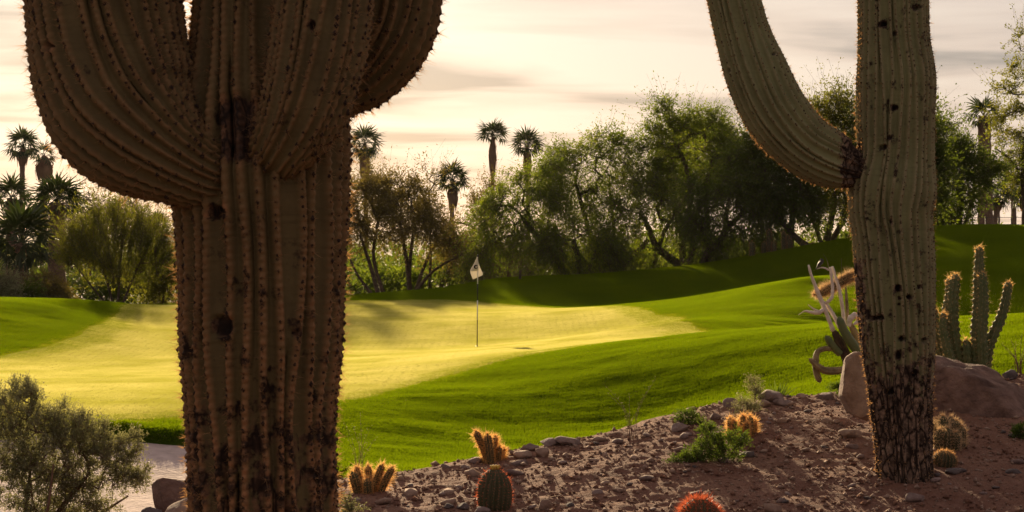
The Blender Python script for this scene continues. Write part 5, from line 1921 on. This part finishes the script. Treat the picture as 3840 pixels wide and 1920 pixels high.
zt('green_stem', [(400, 930, 30, -.05), (340, 870, 34, -.07), (300, 810, 32, -.08), (268, 770, 22, -.09)], 'cactus_green', 6, dep=.1, label='short green stem low on the plant')
zt('green_stem', [(620, 940, 36, .08), (560, 820, 36, .08), (500, 690, 26, .08), (470, 640, 18, .08)], 'dead_cactus', 6, dep=.15)
zt('drooping_arm', [(330, 885, 22, -.06), (265, 885, 24, -.10), (200, 915, 26, -.14), (185, 1000, 30, -.16), (195, 1100, 30, -.16), (225, 1185, 26, -.16)], 'dead_cactus', 6, dep=.22, label='withered arm hanging down')
zt('drooping_arm', [(445, 1065, 30, -.08), (350, 1080, 34, -.14), (250, 1070, 32, -.2), (170, 1010, 26, -.22), (122, 970, 20, -.22)], 'dead_cactus', 6, dep=.22, label='withered arm curling outward')
zt('hairy_arm', [(580, 245, 36, .25), (500, 250, 36, .25), (420, 290, 34, .22), (330, 345, 34, .2), (250, 390, 33, .2), (175, 410, 24, .2)], 'cactus_small', 12, spines=('spine_pale', 9, .045), label='hairy horizontal arm with a glowing halo of spines')
zt('husk', [(475, 690, 18, -.02), (490, 620, 28, -.02), (540, 590, 26, -.02), (560, 640, 22, -.02), (520, 670, 12, -.02)], 'dead_wood', label='curled pale dry husk')

# bird on the bent twig
bm2 = MB()
bp_ = [P(*z3(a, b), DD) for (a, b) in [(180, 188), (198, 168), (215, 142), (232, 122), (243, 110), (236, 100), (238, 96)]]
bp_ = [P(*z3(a, b), DD - .01) for (a, b) in [(180, 188), (195, 170), (208, 152), (222, 135), (236, 119), (241, 106), (232, 100), (220, 99)]]
br = np.array([2.5, 5, 12, 18, 18, 14, 9, 1.5]) / 2.343 * DD / F
bo = thing('bird', bp_[3], 'small dark bird perched on the bent twig of the dead cactus', 'bird')
sp = spline(np.c_[np.array(bp_), br], 22)
tube(bm2, sp[:, :3], np.maximum(sp[:, 3], .001), 10)
bm2.build('body', M['bird'], bo, True)
for sx in (-.008, .010):
    mb = MB()
    a = np.array(bp_[3]) + np.array([sx * .3, sx, -.010])
    b = P(*z3(226, 172), DD) + np.array([sx * .6, sx, -.002])
    tube(mb, [a, a * .5 + b * .5, b], [.003, .002, .0018], 5)
    mb.build('leg', M['bird'], bo)
mb = MB()
wp = [P(*z3(a, b), DD - .035) for (a, b) in [(236, 122), (218, 142), (196, 174)]]
tube(mb, spline(np.c_[np.array(wp), np.array([8, 10, 2]) / 2.343 * DD / F][:, :3], 10), np.interp(np.linspace(0, 1, 10), [0, .4, 1], [.013, .017, .003]), 7)
mb.build('wing', M['metal'], bo, True)

# ------------------------------------------------------------------ columnar cactus group behind the great boulder
DC = 16.2


def z5(x, y):
    return 2900 + x / 2.147, 800 + y / 2.147


q = P(*z5(1640, 1180), DC)
z0 = ground_z(q[0], DC)
cc = thing('candelabra_cactus', (q[0], DC, z0), 'spiny green candelabra cactus rising behind the great boulder', 'cactus')
for k, rows in enumerate([
    [(1650, 1230, 45, 0), (1640, 1000, 52, 0), (1650, 750, 46, 0), (1655, 500, 42, 0), (1660, 265, 34, 0)],
    [(1690, 1220, 42, -.06), (1680, 950, 46, -.08), (1690, 700, 42, -.08), (1685, 475, 34, -.08)],
    [(1690, 1150, 40, .02), (1760, 1000, 44, .02), (1830, 850, 42, .02), (1870, 700, 38, .02), (1895, 548, 32, .02)],
    [(1560, 1200, 44, .05), (1470, 1050, 48, .05), (1445, 850, 48, .05), (1450, 650, 46, .05), (1470, 485, 38, .05)],
    [(1500, 1180, 40, .1), (1400, 1000, 44, .1), (1395, 800, 40, .1), (1420, 640, 36, .12), (1415, 520, 30, .12)],
    [(1480, 1200, 40, -.04), (1400, 1080, 40, -.05), (1370, 950, 36, -.05), (1368, 800, 28, -.05)],
    [(1420, 1180, 44, .14), (1330, 1040, 44, .14), (1300, 900, 42, .14), (1290, 760, 34, .14)],
    [(1560, 1230, 42, .02), (1560, 1100, 40, .0), (1550, 1010, 32, .0)]]):
    pts = np.array([P(*z5(a, b), DC + e2) for (a, b, r_, e2) in rows])
    pts[0][2] = min(pts[0][2], z0 - .05)
    rad = np.array([r_ / 2.147 * DC / F for (a, b, r_, e2) in rows])
    mb = MB()
    A, N = ribbed(mb, pts, rad, 8, .36, 4, knob=.13, seed=k)
    A, N = A[k % 3::3], N[k % 3::3]
    st = mb.build('stem', M['cactus_green'], cc, True)
    s = spine_mesh(A, N, 4, .026, .0018, 80 + k, flat=True).build('spines', M['spine_pale'], None)
    s.parent = st
    s['kind'] = 'stuff'
    tipc = pts[-1]
    sel = np.linalg.norm(A - tipc, axis=1) < .07
    if sel.any():
        s = spine_mesh(A[sel], N[sel], 8, .036, .0026, 90 + k, flat=True).build('tip_spines', M['spine_gold'], None)
        s.parent = st
        s['kind'] = 'stuff'

# ------------------------------------------------------------------ haze in the evening air
hz_m = bpy.data.materials.new('haze_air')
hz_m.use_nodes = True
ht = hz_m.node_tree
ht.nodes.clear()
ho = ht.nodes.new('ShaderNodeOutputMaterial')
hv = ht.nodes.new('ShaderNodeVolumePrincipled')
hv.inputs['Color'].default_value = (1.0, 0.93, 0.84, 1)
hv.inputs['Density'].default_value = 0.00003
hv.inputs['Anisotropy'].default_value = 0.4
ht.links.new(hv.outputs[0], ho.inputs['Volume'])
X0, X1, Y0, Y1, Z0, Z1 = -7000, 7000, -4000, 10000, -8, 30
hv_ = [(x, y, z) for z in (Z0, Z1) for y in (Y0, Y1) for x in (X0, X1)]
hf = [[0, 2, 3, 1], [4, 5, 7, 6], [0, 1, 5, 4], [2, 6, 7, 3], [0, 4, 6, 2], [1, 3, 7, 5]]
tag(MB().add(hv_, hf).build('haze', hz_m), 'thin warm evening haze over the whole course', 'haze', kind='stuff')
scene.cycles.volume_bounces = 1
